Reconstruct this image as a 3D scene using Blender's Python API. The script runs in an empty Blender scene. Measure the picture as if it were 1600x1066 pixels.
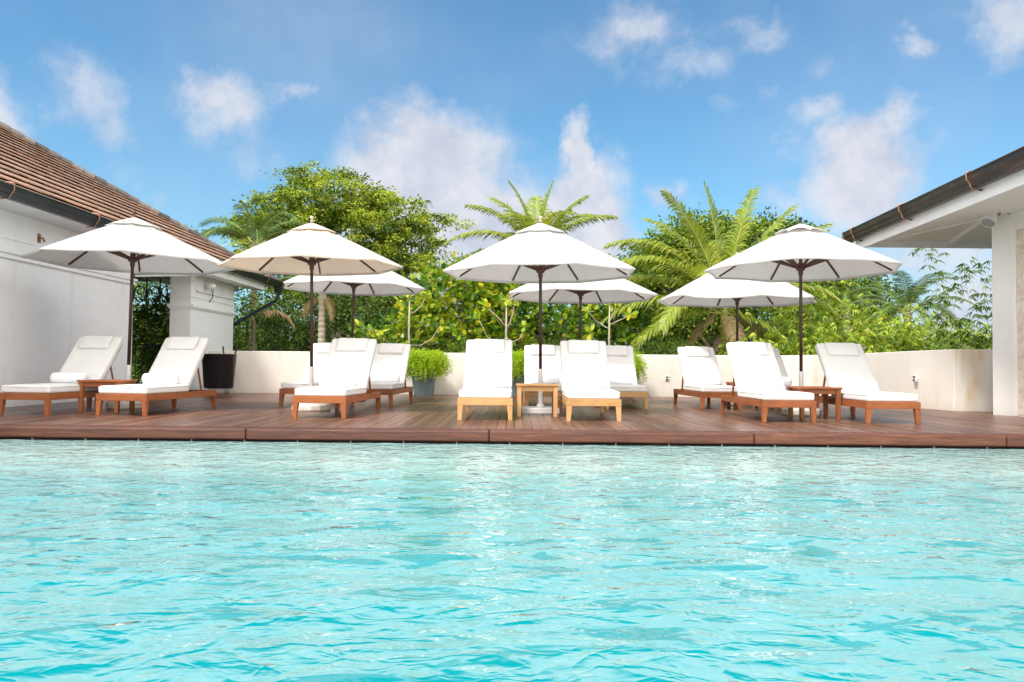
import bpy, bmesh, math, random
import numpy as np
from mathutils import Vector, Matrix, noise as mnoise
R_ = math.radians
sc = bpy.context.scene
col = sc.collection
# ------------------------------------------------------------------ camera
FPX, HOR, ZC = 1250.0, 570.0, 0.70
pitch = math.atan((HOR - 533) / FPX); roll = math.atan(0.0096)
fw = Vector((0, math.cos(pitch), math.sin(pitch))); up0 = Vector((0, -math.sin(pitch), math.cos(pitch)))
rt = Vector((1, 0, 0)) * math.cos(roll) + up0 * math.sin(roll)
up = -Vector((1, 0, 0)) * math.sin(roll) + up0 * math.cos(roll)
cd = bpy.data.cameras.new('camera'); cam = bpy.data.objects.new('camera', cd); col.objects.link(cam)
cam.matrix_world = Matrix(((rt.x, up.x, -fw.x, 0), (rt.y, up.y, -fw.y, 0), (rt.z, up.z, -fw.z, ZC), (0, 0, 0, 1)))
cd.sensor_width = 36; cd.lens = FPX / 1600 * 36; cd.clip_end = 2000; cd.clip_start = 0.05
sc.camera = cam
# ------------------------------------------------------------------ light
SUN_EL = 56; SUN_AZ = R_(-137)       # azimuth of the sun measured from +Y towards +X
sx, sy = math.sin(SUN_AZ), math.cos(SUN_AZ)
sd = Vector((sx * math.cos(R_(SUN_EL)), sy * math.cos(R_(SUN_EL)), math.sin(R_(SUN_EL))))
sl = bpy.data.lights.new('sun', 'SUN'); sl.energy = 2.3; sl.angle = R_(9); sl.color = (1.0, 0.955, 0.89)
so = bpy.data.objects.new('sun', sl); col.objects.link(so)
so.rotation_euler = sd.to_track_quat('Z', 'Y').to_euler(); so.location = sd * 60
w = bpy.data.worlds.new('World'); sc.world = w; w.use_nodes = True
nt = w.node_tree; nt.nodes.clear()


class NG:
    def __init__(s, tree): s.t = tree
    def n(s, typ, **k):
        o = s.t.nodes.new(typ)
        for a, b in k.items(): setattr(o, a, b)
        return o
    def inp(s, node, i, v):
        if v is None: return
        if isinstance(v, bpy.types.NodeSocket): s.t.links.new(v, node.inputs[i])
        else: node.inputs[i].default_value = v
    def m(s, op, a, b=None, c=None, clamp=False):
        o = s.n('ShaderNodeMath', operation=op, use_clamp=clamp)
        s.inp(o, 0, a); s.inp(o, 1, b); s.inp(o, 2, c)
        return o.outputs[0]
    def v(s, op, a, b=None):
        o = s.n('ShaderNodeVectorMath', operation=op); s.inp(o, 0, a); s.inp(o, 1, b)
        return o.outputs[0]
    def mix(s, f, a, b, typ='RGBA', blend='MIX'):
        o = s.n('ShaderNodeMix', data_type=typ)
        if typ == 'RGBA': o.blend_type = blend; s.inp(o, 0, f); s.inp(o, 6, a); s.inp(o, 7, b); return o.outputs[2]
        s.inp(o, 0, f); s.inp(o, 2, a); s.inp(o, 3, b); return o.outputs[0]
    def noise(s, vec, scale, detail=3, rough=0.5, dist=0.0):
        o = s.n('ShaderNodeTexNoise'); s.inp(o, 'Vector', vec); o.inputs['Scale'].default_value = scale
        o.inputs['Detail'].default_value = detail; o.inputs['Roughness'].default_value = rough
        o.inputs['Distortion'].default_value = dist
        return o
    def ramp(s, f, pts):
        o = s.n('ShaderNodeValToRGB'); s.inp(o, 0, f); e = o.color_ramp.elements
        while len(e) < len(pts): e.new(0.5)
        for i, (p, c) in enumerate(pts): e[i].position = p; e[i].color = (*c, 1) if len(c) == 3 else c
        return o.outputs[0]
    def sm(s, x, a, b):
        o = s.n('ShaderNodeMapRange', interpolation_type='SMOOTHSTEP'); s.inp(o, 0, x); s.inp(o, 1, a); s.inp(o, 2, b)
        return o.outputs[0]


g = NG(nt)
sky = g.n('ShaderNodeTexSky', sky_type='NISHITA'); sky.sun_disc = False
sky.sun_elevation = R_(SUN_EL); sky.sun_rotation = SUN_AZ
sky.air_density = 1.0; sky.dust_density = 0.6; sky.ozone_density = 2.2
tc = g.n('ShaderNodeTexCoord'); sp = g.n('ShaderNodeSeparateXYZ'); nt.links.new(tc.outputs['Generated'], sp.inputs[0])
ax = g.m('ARCTAN2', sp.outputs[0], sp.outputs[1])                 # compass direction of the view ray
el = g.m('ARCSINE', sp.outputs[2])                               # its height above the horizon
cv = g.n('ShaderNodeCombineXYZ'); g.inp(cv, 0, ax); g.inp(cv, 1, el)
n1 = g.noise(tc.outputs['Generated'], 7.0, 7, 0.62)
n2 = g.noise(tc.outputs['Generated'], 2.1, 4, 0.55)
n3 = g.noise(tc.outputs['Generated'], 16.0, 6, 0.6)
wv = g.m('MULTIPLY', g.m('SUBTRACT', n1.outputs[0], 0.5), 0.20)
wsep = g.n('ShaderNodeSeparateXYZ'); nt.links.new(n1.outputs[1], wsep.inputs[0])
ax2 = g.m('ADD', ax, g.m('MULTIPLY', g.m('SUBTRACT', wsep.outputs[0], 0.5), 0.18))
el2 = g.m('ADD', el, g.m('MULTIPLY', g.m('SUBTRACT', wsep.outputs[1], 0.5), 0.18))
# cumulus banks that stood over the garden: bearing, height, half-width, half-height, density
CL = [(-.115, .205, .125, .11, 1.7), (-.03, .15, .13, .10, 1.4), (-.09, .255, .05, .045, 1.4), (.072, .25, .03, .05, 1.4), (.085, .18, .07, .09, 1.35), (-.345, .30, .07, .06, .9), (-.33, .24, .05, .06, .5),
      (-.48, .285, .045, .05, .7), (-.46, .235, .03, .05, .4), (-.575, .25, .05, .04, .95), (-.275, .315, .022, .028, .6), (-.42, .195, .03, .022, .5), (.425, .215, .085, .07, 1.4), (.37, .275, .05, .035, .75), (.34, .20, .07, .04, .6),
      (.15, .40, .085, .05, .85), (.205, .355, .06, .03, .6), (.28, .39, .06, .03, .55), (.36, .345, .035, .03, .4), (.47, .335, .05, .022, .8),
      (.58, .36, .075, .065, .9), (.195, .195, .03, .028, .75), (.30, .325, .03, .02, .4), (.26, .30, .03, .02, .35), (.5, .12, .16, .07, .85), (-.25, .14, .10, .05, .5), (.0, .08, .4, .05, .5), (.55, .04, .2, .12, .95), (-.2, .05, .5, .06, .5)]
dens = None
for (a0, e0, ra, re, st) in CL:
    dx = g.m('DIVIDE', g.m('SUBTRACT', ax2, a0), ra); dy = g.m('DIVIDE', g.m('SUBTRACT', el2, e0), re)
    d = g.m('SQRT', g.m('ADD', g.m('MULTIPLY', dx, dx), g.m('MULTIPLY', dy, dy)))
    b = g.m('MULTIPLY', g.m('SUBTRACT', 1.25, d, clamp=True), st)
    dens = b if dens is None else g.m('MAXIMUM', dens, b)
front = g.sm(sp.outputs[1], -0.1, 0.35)
fill_cloud = g.m('MULTIPLY', g.sm(n2.outputs[0], 0.30, 0.50), g.m('SUBTRACT', 1.0, front))  # unseen clouds added behind the camera for soft fill
dn = g.m('ADD', dens, g.m('MULTIPLY', g.m('SUBTRACT', n3.outputs[0], 0.5), 1.15))
cm = g.m('MAXIMUM', g.m('MULTIPLY', g.sm(dn, 0.05, 1.0), g.mix(g.m('MULTIPLY', dens, dens, clamp=True), 0.42, 1.0, 'FLOAT')), g.m('MULTIPLY', fill_cloud, 0.9))
veil = g.m('MULTIPLY', g.sm(n2.outputs[0], 0.42, 0.75), 0.22)
cm = g.m('MAXIMUM', cm, veil)
cloudcol = g.mix(g.sm(n3.outputs[0], 0.3, 0.7), (2.15, 2.35, 2.85, 1), (2.95, 3.05, 3.3, 1))
cloudcol = g.mix(g.m('MULTIPLY', g.m('SUBTRACT', 1.0, front), 1.0), cloudcol, (12.0, 11.4, 10.6, 1))  # added fill: the rear clouds are made far brighter than those in view
skyc = g.mix(1.0, sky.outputs[0], (.39, .605, .65, 1), blend='MULTIPLY')
# pale air low over the horizon
low = g.sm(el, 0.34, -0.02)
skyc = g.mix(g.m('MULTIPLY', low, 0.25), skyc, (1.8, 2.6, 3.2, 1))
fin = g.mix(cm, skyc, cloudcol)
bg = g.n('ShaderNodeBackground'); g.inp(bg, 0, fin); bg.inputs[1].default_value = 0.15
wo = g.n('ShaderNodeOutputWorld'); nt.links.new(bg.outputs[0], wo.inputs[0])
sc.view_settings.view_transform = 'Standard'; sc.view_settings.look = 'None'
sc.view_settings.exposure = 0.86; sc.view_settings.gamma = 1
sc.cycles.max_bounces = 7; sc.cycles.diffuse_bounces = 4; sc.cycles.transparent_max_bounces = 4
sc.cycles.sample_clamp_indirect = 6

# ------------------------------------------------------------------ materials
M = {}


def new_mat(name):
    m = bpy.data.materials.new(name); m.use_nodes = True; t = m.node_tree; t.nodes.clear()
    q = NG(t); out = q.n('ShaderNodeOutputMaterial'); M[name] = m
    return m, q, out


def pr(q, out, base, rough=.6, spec=.5, metal=0, bump=None, bstr=.3, bdist=.01, **k):
    p = q.n('ShaderNodeBsdfPrincipled'); q.inp(p, 'Base Color', base); q.inp(p, 'Roughness', rough)
    q.inp(p, 'Specular IOR Level', spec); q.inp(p, 'Metallic', metal)
    for a, b in k.items(): q.inp(p, a.replace('_', ' '), b)
    if bump is not None:
        b = q.n('ShaderNodeBump'); q.inp(b, 'Height', bump); b.inputs['Strength'].default_value = bstr
        b.inputs['Distance'].default_value = bdist; q.t.links.new(b.outputs[0], p.inputs['Normal'])
    q.t.links.new(p.outputs[0], out.inputs[0]); return p


def coords(q, kind='Object', scale=(1, 1, 1)):
    t = q.n('ShaderNodeTexCoord'); mp = q.n('ShaderNodeMapping'); mp.inputs['Scale'].default_value = scale
    q.t.links.new(t.outputs[kind], mp.inputs[0]); return mp.outputs[0]


def plain(name, c, rough=.6, var=.12, scale=6, metal=0, spec=.5, bstr=.15, bsc=60, bd=.004):
    m, q, o = new_mat(name); v = coords(q)
    n = q.noise(v, scale, 5, .6)
    d = tuple(x * (1 - var) for x in c); u = tuple(min(1, x * (1 + var * .6)) for x in c)
    cc = q.ramp(n.outputs[0], [(.3, d), (.7, u)])
    bn = q.noise(v, bsc, 4, .6)
    pr(q, o, cc, rough, spec, metal, bn.outputs[0], bstr, bd)
    return m


plain('white_metal', (.80, .79, .77), .45, .06)
plain('white_paint', (.87, .865, .86), .6, .05, 2)
plain('grey_soffit', (.74, .73, .74), .7, .06, 2)
plain('pole_brown', (.060, .026, .018), .32, .2, 8)
plain('rib_brown', (.085, .035, .022), .5, .25, 12)
plain('finial_pale', (.50, .42, .36), .6, .2, 20)
plain('base_stone', (.66, .62, .54), .85, .2, 9, bstr=.4)
plain('dark_metal', (.022, .023, .025), .35, .3, 3, metal=.3)
plain('copper', (.36, .20, .12), .45, .3, 12, metal=.6)
plain('black_tub', (.012, .012, .014), .28, .2, 5)
plain('black_void', (.012, .012, .012), .9, .2, 5)
plain('iron', (.02, .02, .022), .5, .2, 8)
plain('slate_pot', (.13, .18, .20), .55, .22, 4, bstr=.3)
plain('soil', (.05, .035, .025), .95, .3, 20)
plain('ground', (.10, .12, .05), .95, .4, .6)
plain('spacer_grey', (.33, .32, .29), .7, .2, 4)
plain('stone_rim', (.66, .64, .58), .7, .1, 4)
plain('lamp_glass', (.35, .36, .37), .2, .1, 4)
plain('dark_rubber', (.03, .03, .03), .6, .1, 4)
plain('bark', (.22, .17, .12), .9, .35, 5, bstr=.6, bsc=20, bd=.03)
plain('pale_bark', (.42, .36, .27), .85, .25, 8, bstr=.5)
plain('frond_stem', (.34, .36, .07), .55, .25, 3)


def wood(name, c, dark, axis, rough=.5):
    m, q, o = new_mat(name); s = [14, 14, 14]; s[axis] = 1.3
    v = coords(q, 'Object', tuple(s)); n = q.noise(v, 2.2, 6, .65, 1.2); n2 = q.noise(coords(q), 3.0, 3)
    oi = q.n('ShaderNodeObjectInfo')
    k = q.m('ADD', q.m('MULTIPLY', n.outputs[0], .75), q.m('MULTIPLY', n2.outputs[0], .3))
    k = q.m('ADD', k, q.m('MULTIPLY', q.m('SUBTRACT', oi.outputs['Random'], .5), .18))
    cc = q.ramp(k, [(.30, dark), (.52, c), (.78, tuple(min(1, x * 1.35) for x in c))])
    pr(q, o, cc, rough, .4, 0, n.outputs[0], .25, .004)


for i, axn in enumerate('xyz'):
    wood('teak_' + axn, (.30, .095, .030), (.125, .034, .011), i)
    wood('pale_teak_' + axn, (.50, .28, .115), (.29, .145, .055), i)

# woven cloth
def cloth(name, c, trans, wr=.25):
    m, q, o = new_mat(name); v = coords(q); n = q.noise(v, 4, 5, .6, .6); f = q.noise(v, 260, 2, .5)
    cc = q.ramp(n.outputs[0], [(.25, tuple(x * .93 for x in c)), (.75, c)])
    b = q.n('ShaderNodeBump'); b.inputs['Strength'].default_value = wr; b.inputs['Distance'].default_value = .012
    q.inp(b, 'Height', q.m('ADD', n.outputs[0], q.m('MULTIPLY', f.outputs[0], .05)))
    p = q.n('ShaderNodeBsdfPrincipled'); q.inp(p, 'Base Color', cc); q.inp(p, 'Roughness', .9); q.inp(p, 'Specular IOR Level', .15)
    q.inp(p, 'Sheen Weight', .15); q.t.links.new(b.outputs[0], p.inputs['Normal'])
    if trans > 0:
        t = q.n('ShaderNodeBsdfTranslucent'); q.inp(t, 0, cc); q.t.links.new(b.outputs[0], t.inputs[1])
        x = q.n('ShaderNodeMixShader'); x.inputs[0].default_value = trans
        q.t.links.new(p.outputs[0], x.inputs[1]); q.t.links.new(t.outputs[0], x.inputs[2]); q.t.links.new(x.outputs[0], o.inputs[0])
    else: q.t.links.new(p.outputs[0], o.inputs[0])


cloth('cushion', (.775, .765, .75), 0, .5)
cloth('towel', (.86, .87, .91), 0, .5)
cloth('canopy_white', (.82, .81, .79), .48, .2)
cloth('canopy_cream', (.87, .79, .69), .45, .2)

# walls
def stucco(name, c, stain=None, streak=0.0, rough=.85):
    m, q, o = new_mat(name); v = coords(q); n = q.noise(v, 1.2, 6, .6); f = q.noise(v, 45, 5, .65)
    cc = q.ramp(n.outputs[0], [(.3, tuple(x * .93 for x in c)), (.7, c)])
    if stain:
        s1 = q.noise(coords(q, 'Object', (1, 1, .16)), 2.4, 5, .6, .3)
        s2 = q.noise(coords(q, 'Object', (1, 1, .6)), .8, 3, .6)
        k = q.m('MULTIPLY', q.sm(s1.outputs[0], .50, .74), q.sm(s2.outputs[0], .46, .60))
        cc = q.mix(q.m('MULTIPLY', k, streak), cc, (*stain, 1))
        s3 = q.noise(coords(q, 'Object', (1, 1, .35)), 7, 6, .7)
        cc = q.mix(q.m('MULTIPLY', q.sm(s3.outputs[0], .52, .72), .22), cc, tuple(x * .72 for x in c) + (1,))
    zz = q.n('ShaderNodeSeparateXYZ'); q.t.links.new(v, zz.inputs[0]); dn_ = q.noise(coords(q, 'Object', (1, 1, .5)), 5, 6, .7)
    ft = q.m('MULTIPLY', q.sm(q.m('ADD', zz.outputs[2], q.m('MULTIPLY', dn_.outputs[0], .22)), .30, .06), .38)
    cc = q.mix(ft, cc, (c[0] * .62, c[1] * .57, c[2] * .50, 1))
    pr(q, o, cc, rough, .25, 0, f.outputs[0], .35, .004)


stucco('house_wall', (.87, .86, .865), (.58, .56, .53), .5)
stucco('pavilion_wall', (.80, .78, .75), (.66, .60, .52), .5)
stucco('garden_wall', (.77, .72, .655), (.62, .44, .22), 1.0)

# coral stone panel
m, q, o = new_mat('coral_stone'); v = coords(q); n = q.noise(v, 9, 8, .7, .5); vo = q.n('ShaderNodeTexVoronoi'); q.inp(vo, 'Vector', v); vo.inputs['Scale'].default_value = 26
br = q.n('ShaderNodeTexBrick'); q.inp(br, 'Vector', coords(q, 'Object', (1, 1, 1))); 
cc = q.ramp(n.outputs[0], [(.28, (.46, .36, .28)), (.5, (.66, .56, .47)), (.72, (.78, .70, .62))])
cc = q.mix(q.sm(vo.outputs[0], .22, .05), cc, (.40, .31, .24, 1))
pr(q, o, cc, .9, .2, 0, q.m('ADD', n.outputs[0], vo.outputs[0]), .6, .012)

# deck
def deckmat(name, a, b, c, rough, axis):
    m, q, o = new_mat(name); s = [40, 40, 40]; s[axis] = 2.2
    at = q.n('ShaderNodeAttribute', attribute_name='tint')
    v = coords(q, 'Object', tuple(s)); n = q.noise(v, 1.0, 6, .65, .8); wn = q.noise(coords(q), .55, 4, .6)
    k = q.m('ADD', q.m('MULTIPLY', at.outputs['Fac'], .34 if axis == 1 else .22), q.m('MULTIPLY', q.sm(n.outputs[0], .25, .75), .42))
    k = q.m('ADD', k, q.m('MULTIPLY', wn.outputs[0], .30))
    cc = q.ramp(k, [(.28, a), (.55, b), (.85, c)])
    rr = q.m('ADD', rough, q.m('MULTIPLY', wn.outputs[0], .22))
    pr(q, o, cc, rr, .5, 0, n.outputs[0], .25, .003)


deckmat('deck_board', (.068, .030, .018), (.140, .064, .039), (.23, .118, .077), .24, 1)
deckmat('deck_edge', (.045, .016, .010), (.115, .036, .018), (.24, .09, .048), .40, 0)

# roof tiles
def tilemat(name, pts):
    m, q, o = new_mat(name); at = q.n('ShaderNodeAttribute', attribute_name='tint'); v = coords(q)
    n = q.noise(v, 1.1, 5, .6); n2 = q.noise(v, 14, 5, .7)
    k = q.m('ADD', q.m('MULTIPLY', at.outputs['Fac'], .45), q.m('ADD', q.m('MULTIPLY', n.outputs[0], .4), q.m('MULTIPLY', n2.outputs[0], .25)))
    pr(q, o, q.ramp(k, pts), .85, .3, 0, n2.outputs[0], .5, .01)


tilemat('clay_tile', [(.30, (.20, .12, .085)), (.46, (.33, .225, .165)), (.60, (.44, .235, .145)), (.76, (.42, .34, .28))])
tilemat('hip_tile', [(.3, (.07, .062, .058)), (.55, (.15, .13, .12)), (.8, (.25, .22, .20))])
m, q, o = new_mat('gutter_copper'); v = coords(q, 'Object', (3, .8, 3)); n = q.noise(v, 2.5, 6, .65, .5)
pr(q, o, q.ramp(n.outputs[0], [(.3, (.030, .024, .022)), (.5, (.055, .043, .037)), (.62, (.10, .055, .040)), (.78, (.07, .14, .115))]), .42, .5, .5, n.outputs[0], .2, .003)

# foliage
def leafmat(name, cols, trans=.35, gloss=.25, rough=.45):
    m, q, o = new_mat(name); at = q.n('ShaderNodeAttribute', attribute_name='tint')
    n = len(cols)
    cc = q.ramp(at.outputs['Fac'], [(i / (n - 1), c) for i, c in enumerate(cols)])
    p = q.n('ShaderNodeBsdfPrincipled'); q.inp(p, 'Base Color', cc); q.inp(p, 'Roughness', rough); q.inp(p, 'Specular IOR Level', gloss)
    t = q.n('ShaderNodeBsdfTranslucent'); q.inp(t, 0, q.mix(1.0, cc, (1.25, 1.15, .6, 1), blend='MULTIPLY'))
    x = q.n('ShaderNodeMixShader'); x.inputs[0].default_value = trans
    q.t.links.new(p.outputs[0], x.inputs[1]); q.t.links.new(t.outputs[0], x.inputs[2]); q.t.links.new(x.outputs[0], o.inputs[0])


leafmat('leaf_tree', [(.035, .075, .012), (.10, .175, .02), (.21, .31, .028), (.42, .48, .05)])
leafmat('leaf_dark', [(.018, .045, .012), (.05, .105, .02), (.10, .175, .03), (.19, .28, .05)])
leafmat('leaf_round', [(.03, .095, .014), (.11, .24, .02), (.26, .41, .03), (.60, .56, .035)], .35, .4, .35)
leafmat('leaf_bamboo', [(.06, .13, .02), (.18, .30, .035), (.35, .48, .05), (.54, .58, .10)])
leafmat('leaf_spray', [(.03, .07, .015), (.07, .14, .024), (.12, .20, .035), (.22, .28, .06)])
leafmat('leaf_palm', [(.04, .085, .014), (.14, .225, .028), (.31, .385, .045), (.56, .54, .12)], .32, .5, .32)
leafmat('leaf_royal', [(.022, .055, .02), (.05, .11, .03), (.10, .17, .045), (.18, .26, .07)], .25, .4, .4)
leafmat('leaf_fern', [(.16, .30, .01), (.29, .46, .015), (.42, .60, .03), (.56, .68, .05)], .4)
leafmat('leaf_dry', [(.22, .13, .06), (.38, .25, .12), (.52, .37, .2), (.6, .46, .28)], .3)

# water: milky turquoise body with painted reflection tones, under a rippled, mirroring skin
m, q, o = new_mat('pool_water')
v = coords(q); n = q.noise(v, .30, 3, .5)
pos = q.n('ShaderNodeSeparateXYZ'); q.t.links.new(v, pos.inputs[0])
far_sheen = q.sm(pos.outputs[1], 5.2, 6.8)  # far water paled by colour, for wall and umbrella reflections
vw = coords(q, 'Object', (1, 1.35, 1))
def ridge(sc_, dist, det=2):
    a = q.noise(vw, sc_, det, .5, dist); return q.m('SUBTRACT', 1.0, q.m('ABSOLUTE', q.m('SUBTRACT', q.m('MULTIPLY', a.outputs[0], 2.0), 1.0)))
r1 = ridge(2.4, .7); r2 = ridge(6.5, .7); b1 = q.noise(vw, 4.4, 2, .5, .9); b2 = q.noise(vw, 24, 3, .5, .4)
h = q.m('ADD', q.m('MULTIPLY', q.m('POWER', r1, 2.0), .9), q.m('MULTIPLY', q.m('POWER', r2, 2.0), .28))
h = q.m('ADD', h, q.m('ADD', q.m('MULTIPLY', b1.outputs[0], .8), q.m('MULTIPLY', b2.outputs[0], .03)))
bp = q.n('ShaderNodeBump'); bp.inputs['Strength'].default_value = 1.0; bp.inputs['Distance'].default_value = .0145
q.inp(bp, 'Height', h)
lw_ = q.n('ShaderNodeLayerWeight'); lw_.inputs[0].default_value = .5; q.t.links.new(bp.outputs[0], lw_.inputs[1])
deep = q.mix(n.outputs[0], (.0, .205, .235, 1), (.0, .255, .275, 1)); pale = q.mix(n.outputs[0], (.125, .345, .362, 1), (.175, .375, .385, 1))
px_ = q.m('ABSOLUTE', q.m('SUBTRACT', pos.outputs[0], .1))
side_reflect = q.m('MULTIPLY', q.m('MULTIPLY', q.sm(q.m('DIVIDE', px_, q.m('ADD', pos.outputs[1], .6)), .34, .62), q.sm(pos.outputs[1], 6.5, 3.0)), .07)     # darker building reflections painted into both near corners
ff = q.m('SUBTRACT', q.m('ADD', lw_.outputs['Facing'], q.m('MULTIPLY', q.m('SUBTRACT', n.outputs[0], .5), .16)), side_reflect)
sliver_n = q.noise(coords(q, 'Object', (.75, 1.9, 1)), 2.7, 3, .55, 1.5)     # dark slivers where ripples mirror no sky, painted as noise
sliver_f = q.m('SUBTRACT', 1.0, q.m('MULTIPLY', q.m('SUBTRACT', 1.0, q.sm(sliver_n.outputs[0], .385, .43)), .72))
cc = q.mix(q.m('MINIMUM', q.sm(ff, .525, .655), sliver_f), deep, pale)  # facing picks the tone: sky sheen painted into the water colour
cc = q.mix(q.m('MULTIPLY', far_sheen, .6), cc, (.36, .50, .46, 1))
df = q.n('ShaderNodeBsdfDiffuse'); q.inp(df, 0, cc)
gl = q.n('ShaderNodeBsdfGlossy'); gl.inputs['Roughness'].default_value = .03; q.inp(gl, 0, (1, 1, 1, 1)); q.t.links.new(bp.outputs[0], gl.inputs['Normal'])
fr = q.n('ShaderNodeFresnel'); fr.inputs[0].default_value = 1.29; q.t.links.new(bp.outputs[0], fr.inputs[1])
x = q.n('ShaderNodeMixShader'); q.t.links.new(fr.outputs[0], x.inputs[0])
q.t.links.new(df.outputs[0], x.inputs[1]); q.t.links.new(gl.outputs[0], x.inputs[2]); q.t.links.new(x.outputs[0], o.inputs[0])


# ------------------------------------------------------------------ mesh helpers
class MB:
    def __init__(s): s.v = []; s.f = []; s.t = []; s.mi = []; s.cur = 0
    def add(s, vs, fs, tint=None):
        b = len(s.v); s.v += [tuple(x) for x in vs]
        for k in fs: s.f.append(tuple(b + i for i in k)); s.t.append(.5 if tint is None else tint); s.mi.append(s.cur)
    def box(s, x0, x1, y0, y1, z0, z1, tint=None, mat=None):
        vs = [(x0, y0, z0), (x1, y0, z0), (x1, y1, z0), (x0, y1, z0), (x0, y0, z1), (x1, y0, z1), (x1, y1, z1), (x0, y1, z1)]
        if mat is not None: vs = [tuple(mat @ Vector(p)) for p in vs]
        s.add(vs, [(3, 2, 1, 0), (4, 5, 6, 7), (0, 1, 5, 4), (1, 2, 6, 5), (2, 3, 7, 6), (3, 0, 4, 7)], tint)
    def taper(s, b, t, z0, z1, mat=None):      # b, t = (x0,x1,y0,y1) at the bottom and the top
        vs = [(b[0], b[2], z0), (b[1], b[2], z0), (b[1], b[3], z0), (b[0], b[3], z0), (t[0], t[2], z1), (t[1], t[2], z1), (t[1], t[3], z1), (t[0], t[3], z1)]
        if mat is not None: vs = [tuple(mat @ Vector(p)) for p in vs]
        s.add(vs, [(3, 2, 1, 0), (4, 5, 6, 7), (0, 1, 5, 4), (1, 2, 6, 5), (2, 3, 7, 6), (3, 0, 4, 7)])
    def tube(s, pts, rad, n=8, tint=None):
        pts = [Vector(p) for p in pts]; rr = rad if isinstance(rad, (list, tuple)) else [rad] * len(pts)
        rings = []; ref = None
        for i, p in enumerate(pts):
            d = (pts[min(i + 1, len(pts) - 1)] - pts[max(i - 1, 0)]).normalized()
            if ref is None: ref = Vector((0, 0, 1)) if abs(d.z) < .9 else Vector((1, 0, 0))
            a = d.cross(ref).normalized(); b = d.cross(a).normalized(); ref = a.cross(d) if a.length else ref
            rings.append([p + (a * math.cos(2 * math.pi * k / n) + b * math.sin(2 * math.pi * k / n)) * rr[i] for k in range(n)])
        vs = [v for r in rings for v in r]; fs = []
        for i in range(len(rings) - 1):
            for k in range(n): k2 = (k + 1) % n; fs.append((i * n + k, (i + 1) * n + k, (i + 1) * n + k2, i * n + k2))
        fs.append(tuple(range(n))); fs.append(tuple((len(rings) - 1) * n + k for k in reversed(range(n))))
        s.add(vs, fs, tint)
    def lathe(s, prof, n=24, c=(0, 0, 0), sx=1, sy=1):
        vs = []; fs = []
        for (r, z) in prof:
            for k in range(n): a = 2 * math.pi * k / n; vs.append((c[0] + r * sx * math.cos(a), c[1] + r * sy * math.sin(a), c[2] + z))
        for i in range(len(prof) - 1):
            for k in range(n): k2 = (k + 1) % n; fs.append((i * n + k, i * n + k2, (i + 1) * n + k2, (i + 1) * n + k))
        if prof[0][0] > 1e-4: fs.append(tuple(reversed(range(n))))
        if prof[-1][0] > 1e-4: fs.append(tuple((len(prof) - 1) * n + k for k in range(n)))
        s.add(vs, fs)
    def prism(s, poly, z0, z1):      # plan polygon, counter-clockwise
        n = len(poly); vs = [(x, y, z0) for x, y in poly] + [(x, y, z1) for x, y in poly]
        s.add(vs, [tuple(reversed(range(n))), tuple(range(n, 2 * n))] + [(i, (i + 1) % n, (i + 1) % n + n, i + n) for i in range(n)])
    def extr(s, prof, p0, p1, side, closed=True):     # profile (a,z): a along 'side', from p0 to p1
        p0 = Vector(p0); p1 = Vector(p1); side = Vector(side).normalized(); n = len(prof)
        vs = [p0 + side * a + Vector((0, 0, z)) for a, z in prof] + [p1 + side * a + Vector((0, 0, z)) for a, z in prof]
        s.add(vs, [(i, (i + 1) % n, (i + 1) % n + n, i + n) for i in range(n)] + [tuple(range(n)), tuple(reversed(range(n, 2 * n)))])
    def build(s, name, mat, parent=None, smooth=False, bevel=0, tint=False, fix=True):
        me = bpy.data.meshes.new(name); me.from_pydata(s.v, [], s.f)
        for mm in (mat if isinstance(mat, (list, tuple)) else [mat]): me.materials.append(M[mm])
        if isinstance(mat, (list, tuple)): me.polygons.foreach_set('material_index', s.mi)
        if tint:
            a = me.attributes.new('tint', 'FLOAT', 'FACE'); a.data.foreach_set('value', s.t)
        if fix:
            bm = bmesh.new(); bm.from_mesh(me); bmesh.ops.recalc_face_normals(bm, faces=bm.faces); bm.to_mesh(me); bm.free()
        if smooth: me.polygons.foreach_set('use_smooth', [True] * len(me.polygons))
        ob = bpy.data.objects.new(name, me); col.objects.link(ob)
        if parent is not None: ob.parent = parent
        if bevel:
            bv = ob.modifiers.new('bevel', 'BEVEL'); bv.width = bevel; bv.segments = 2; bv.limit_method = 'ANGLE'; bv.angle_limit = R_(40)
        return ob


def npmesh(name, V, nper, mat, tint, parent=None, smooth=False):
    """V: (N, nper, 3) one n-gon per row"""
    N = V.shape[0]; me = bpy.data.meshes.new(name)
    me.vertices.add(N * nper); me.vertices.foreach_set('co', V.reshape(-1).astype(np.float32))
    me.loops.add(N * nper); me.loops.foreach_set('vertex_index', np.arange(N * nper, dtype=np.int32))
    me.polygons.add(N); me.polygons.foreach_set('loop_start', np.arange(0, N * nper, nper, dtype=np.int32))
    me.polygons.foreach_set('loop_total', np.full(N, nper, dtype=np.int32))
    me.update(calc_edges=True); me.validate()
    a = me.attributes.new('tint', 'FLOAT', 'FACE'); a.data.foreach_set('value', np.clip(tint, 0, 1).astype(np.float32))
    me.materials.append(M[mat])
    ob = bpy.data.objects.new(name, me); col.objects.link(ob)
    if parent is not None: ob.parent = parent
    return ob


def tag(o, label=None, cat=None, group=None, kind=None):
    if label: o['label'] = label
    if cat: o['category'] = cat
    if group: o['group'] = group
    if kind: o['kind'] = kind
    return o


def empty(name, loc=(0, 0, 0), rz=0):
    o = bpy.data.objects.new(name, None); col.objects.link(o); o.location = loc; o.rotation_euler = (0, 0, rz); o.empty_display_size = .2
    return o


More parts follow.
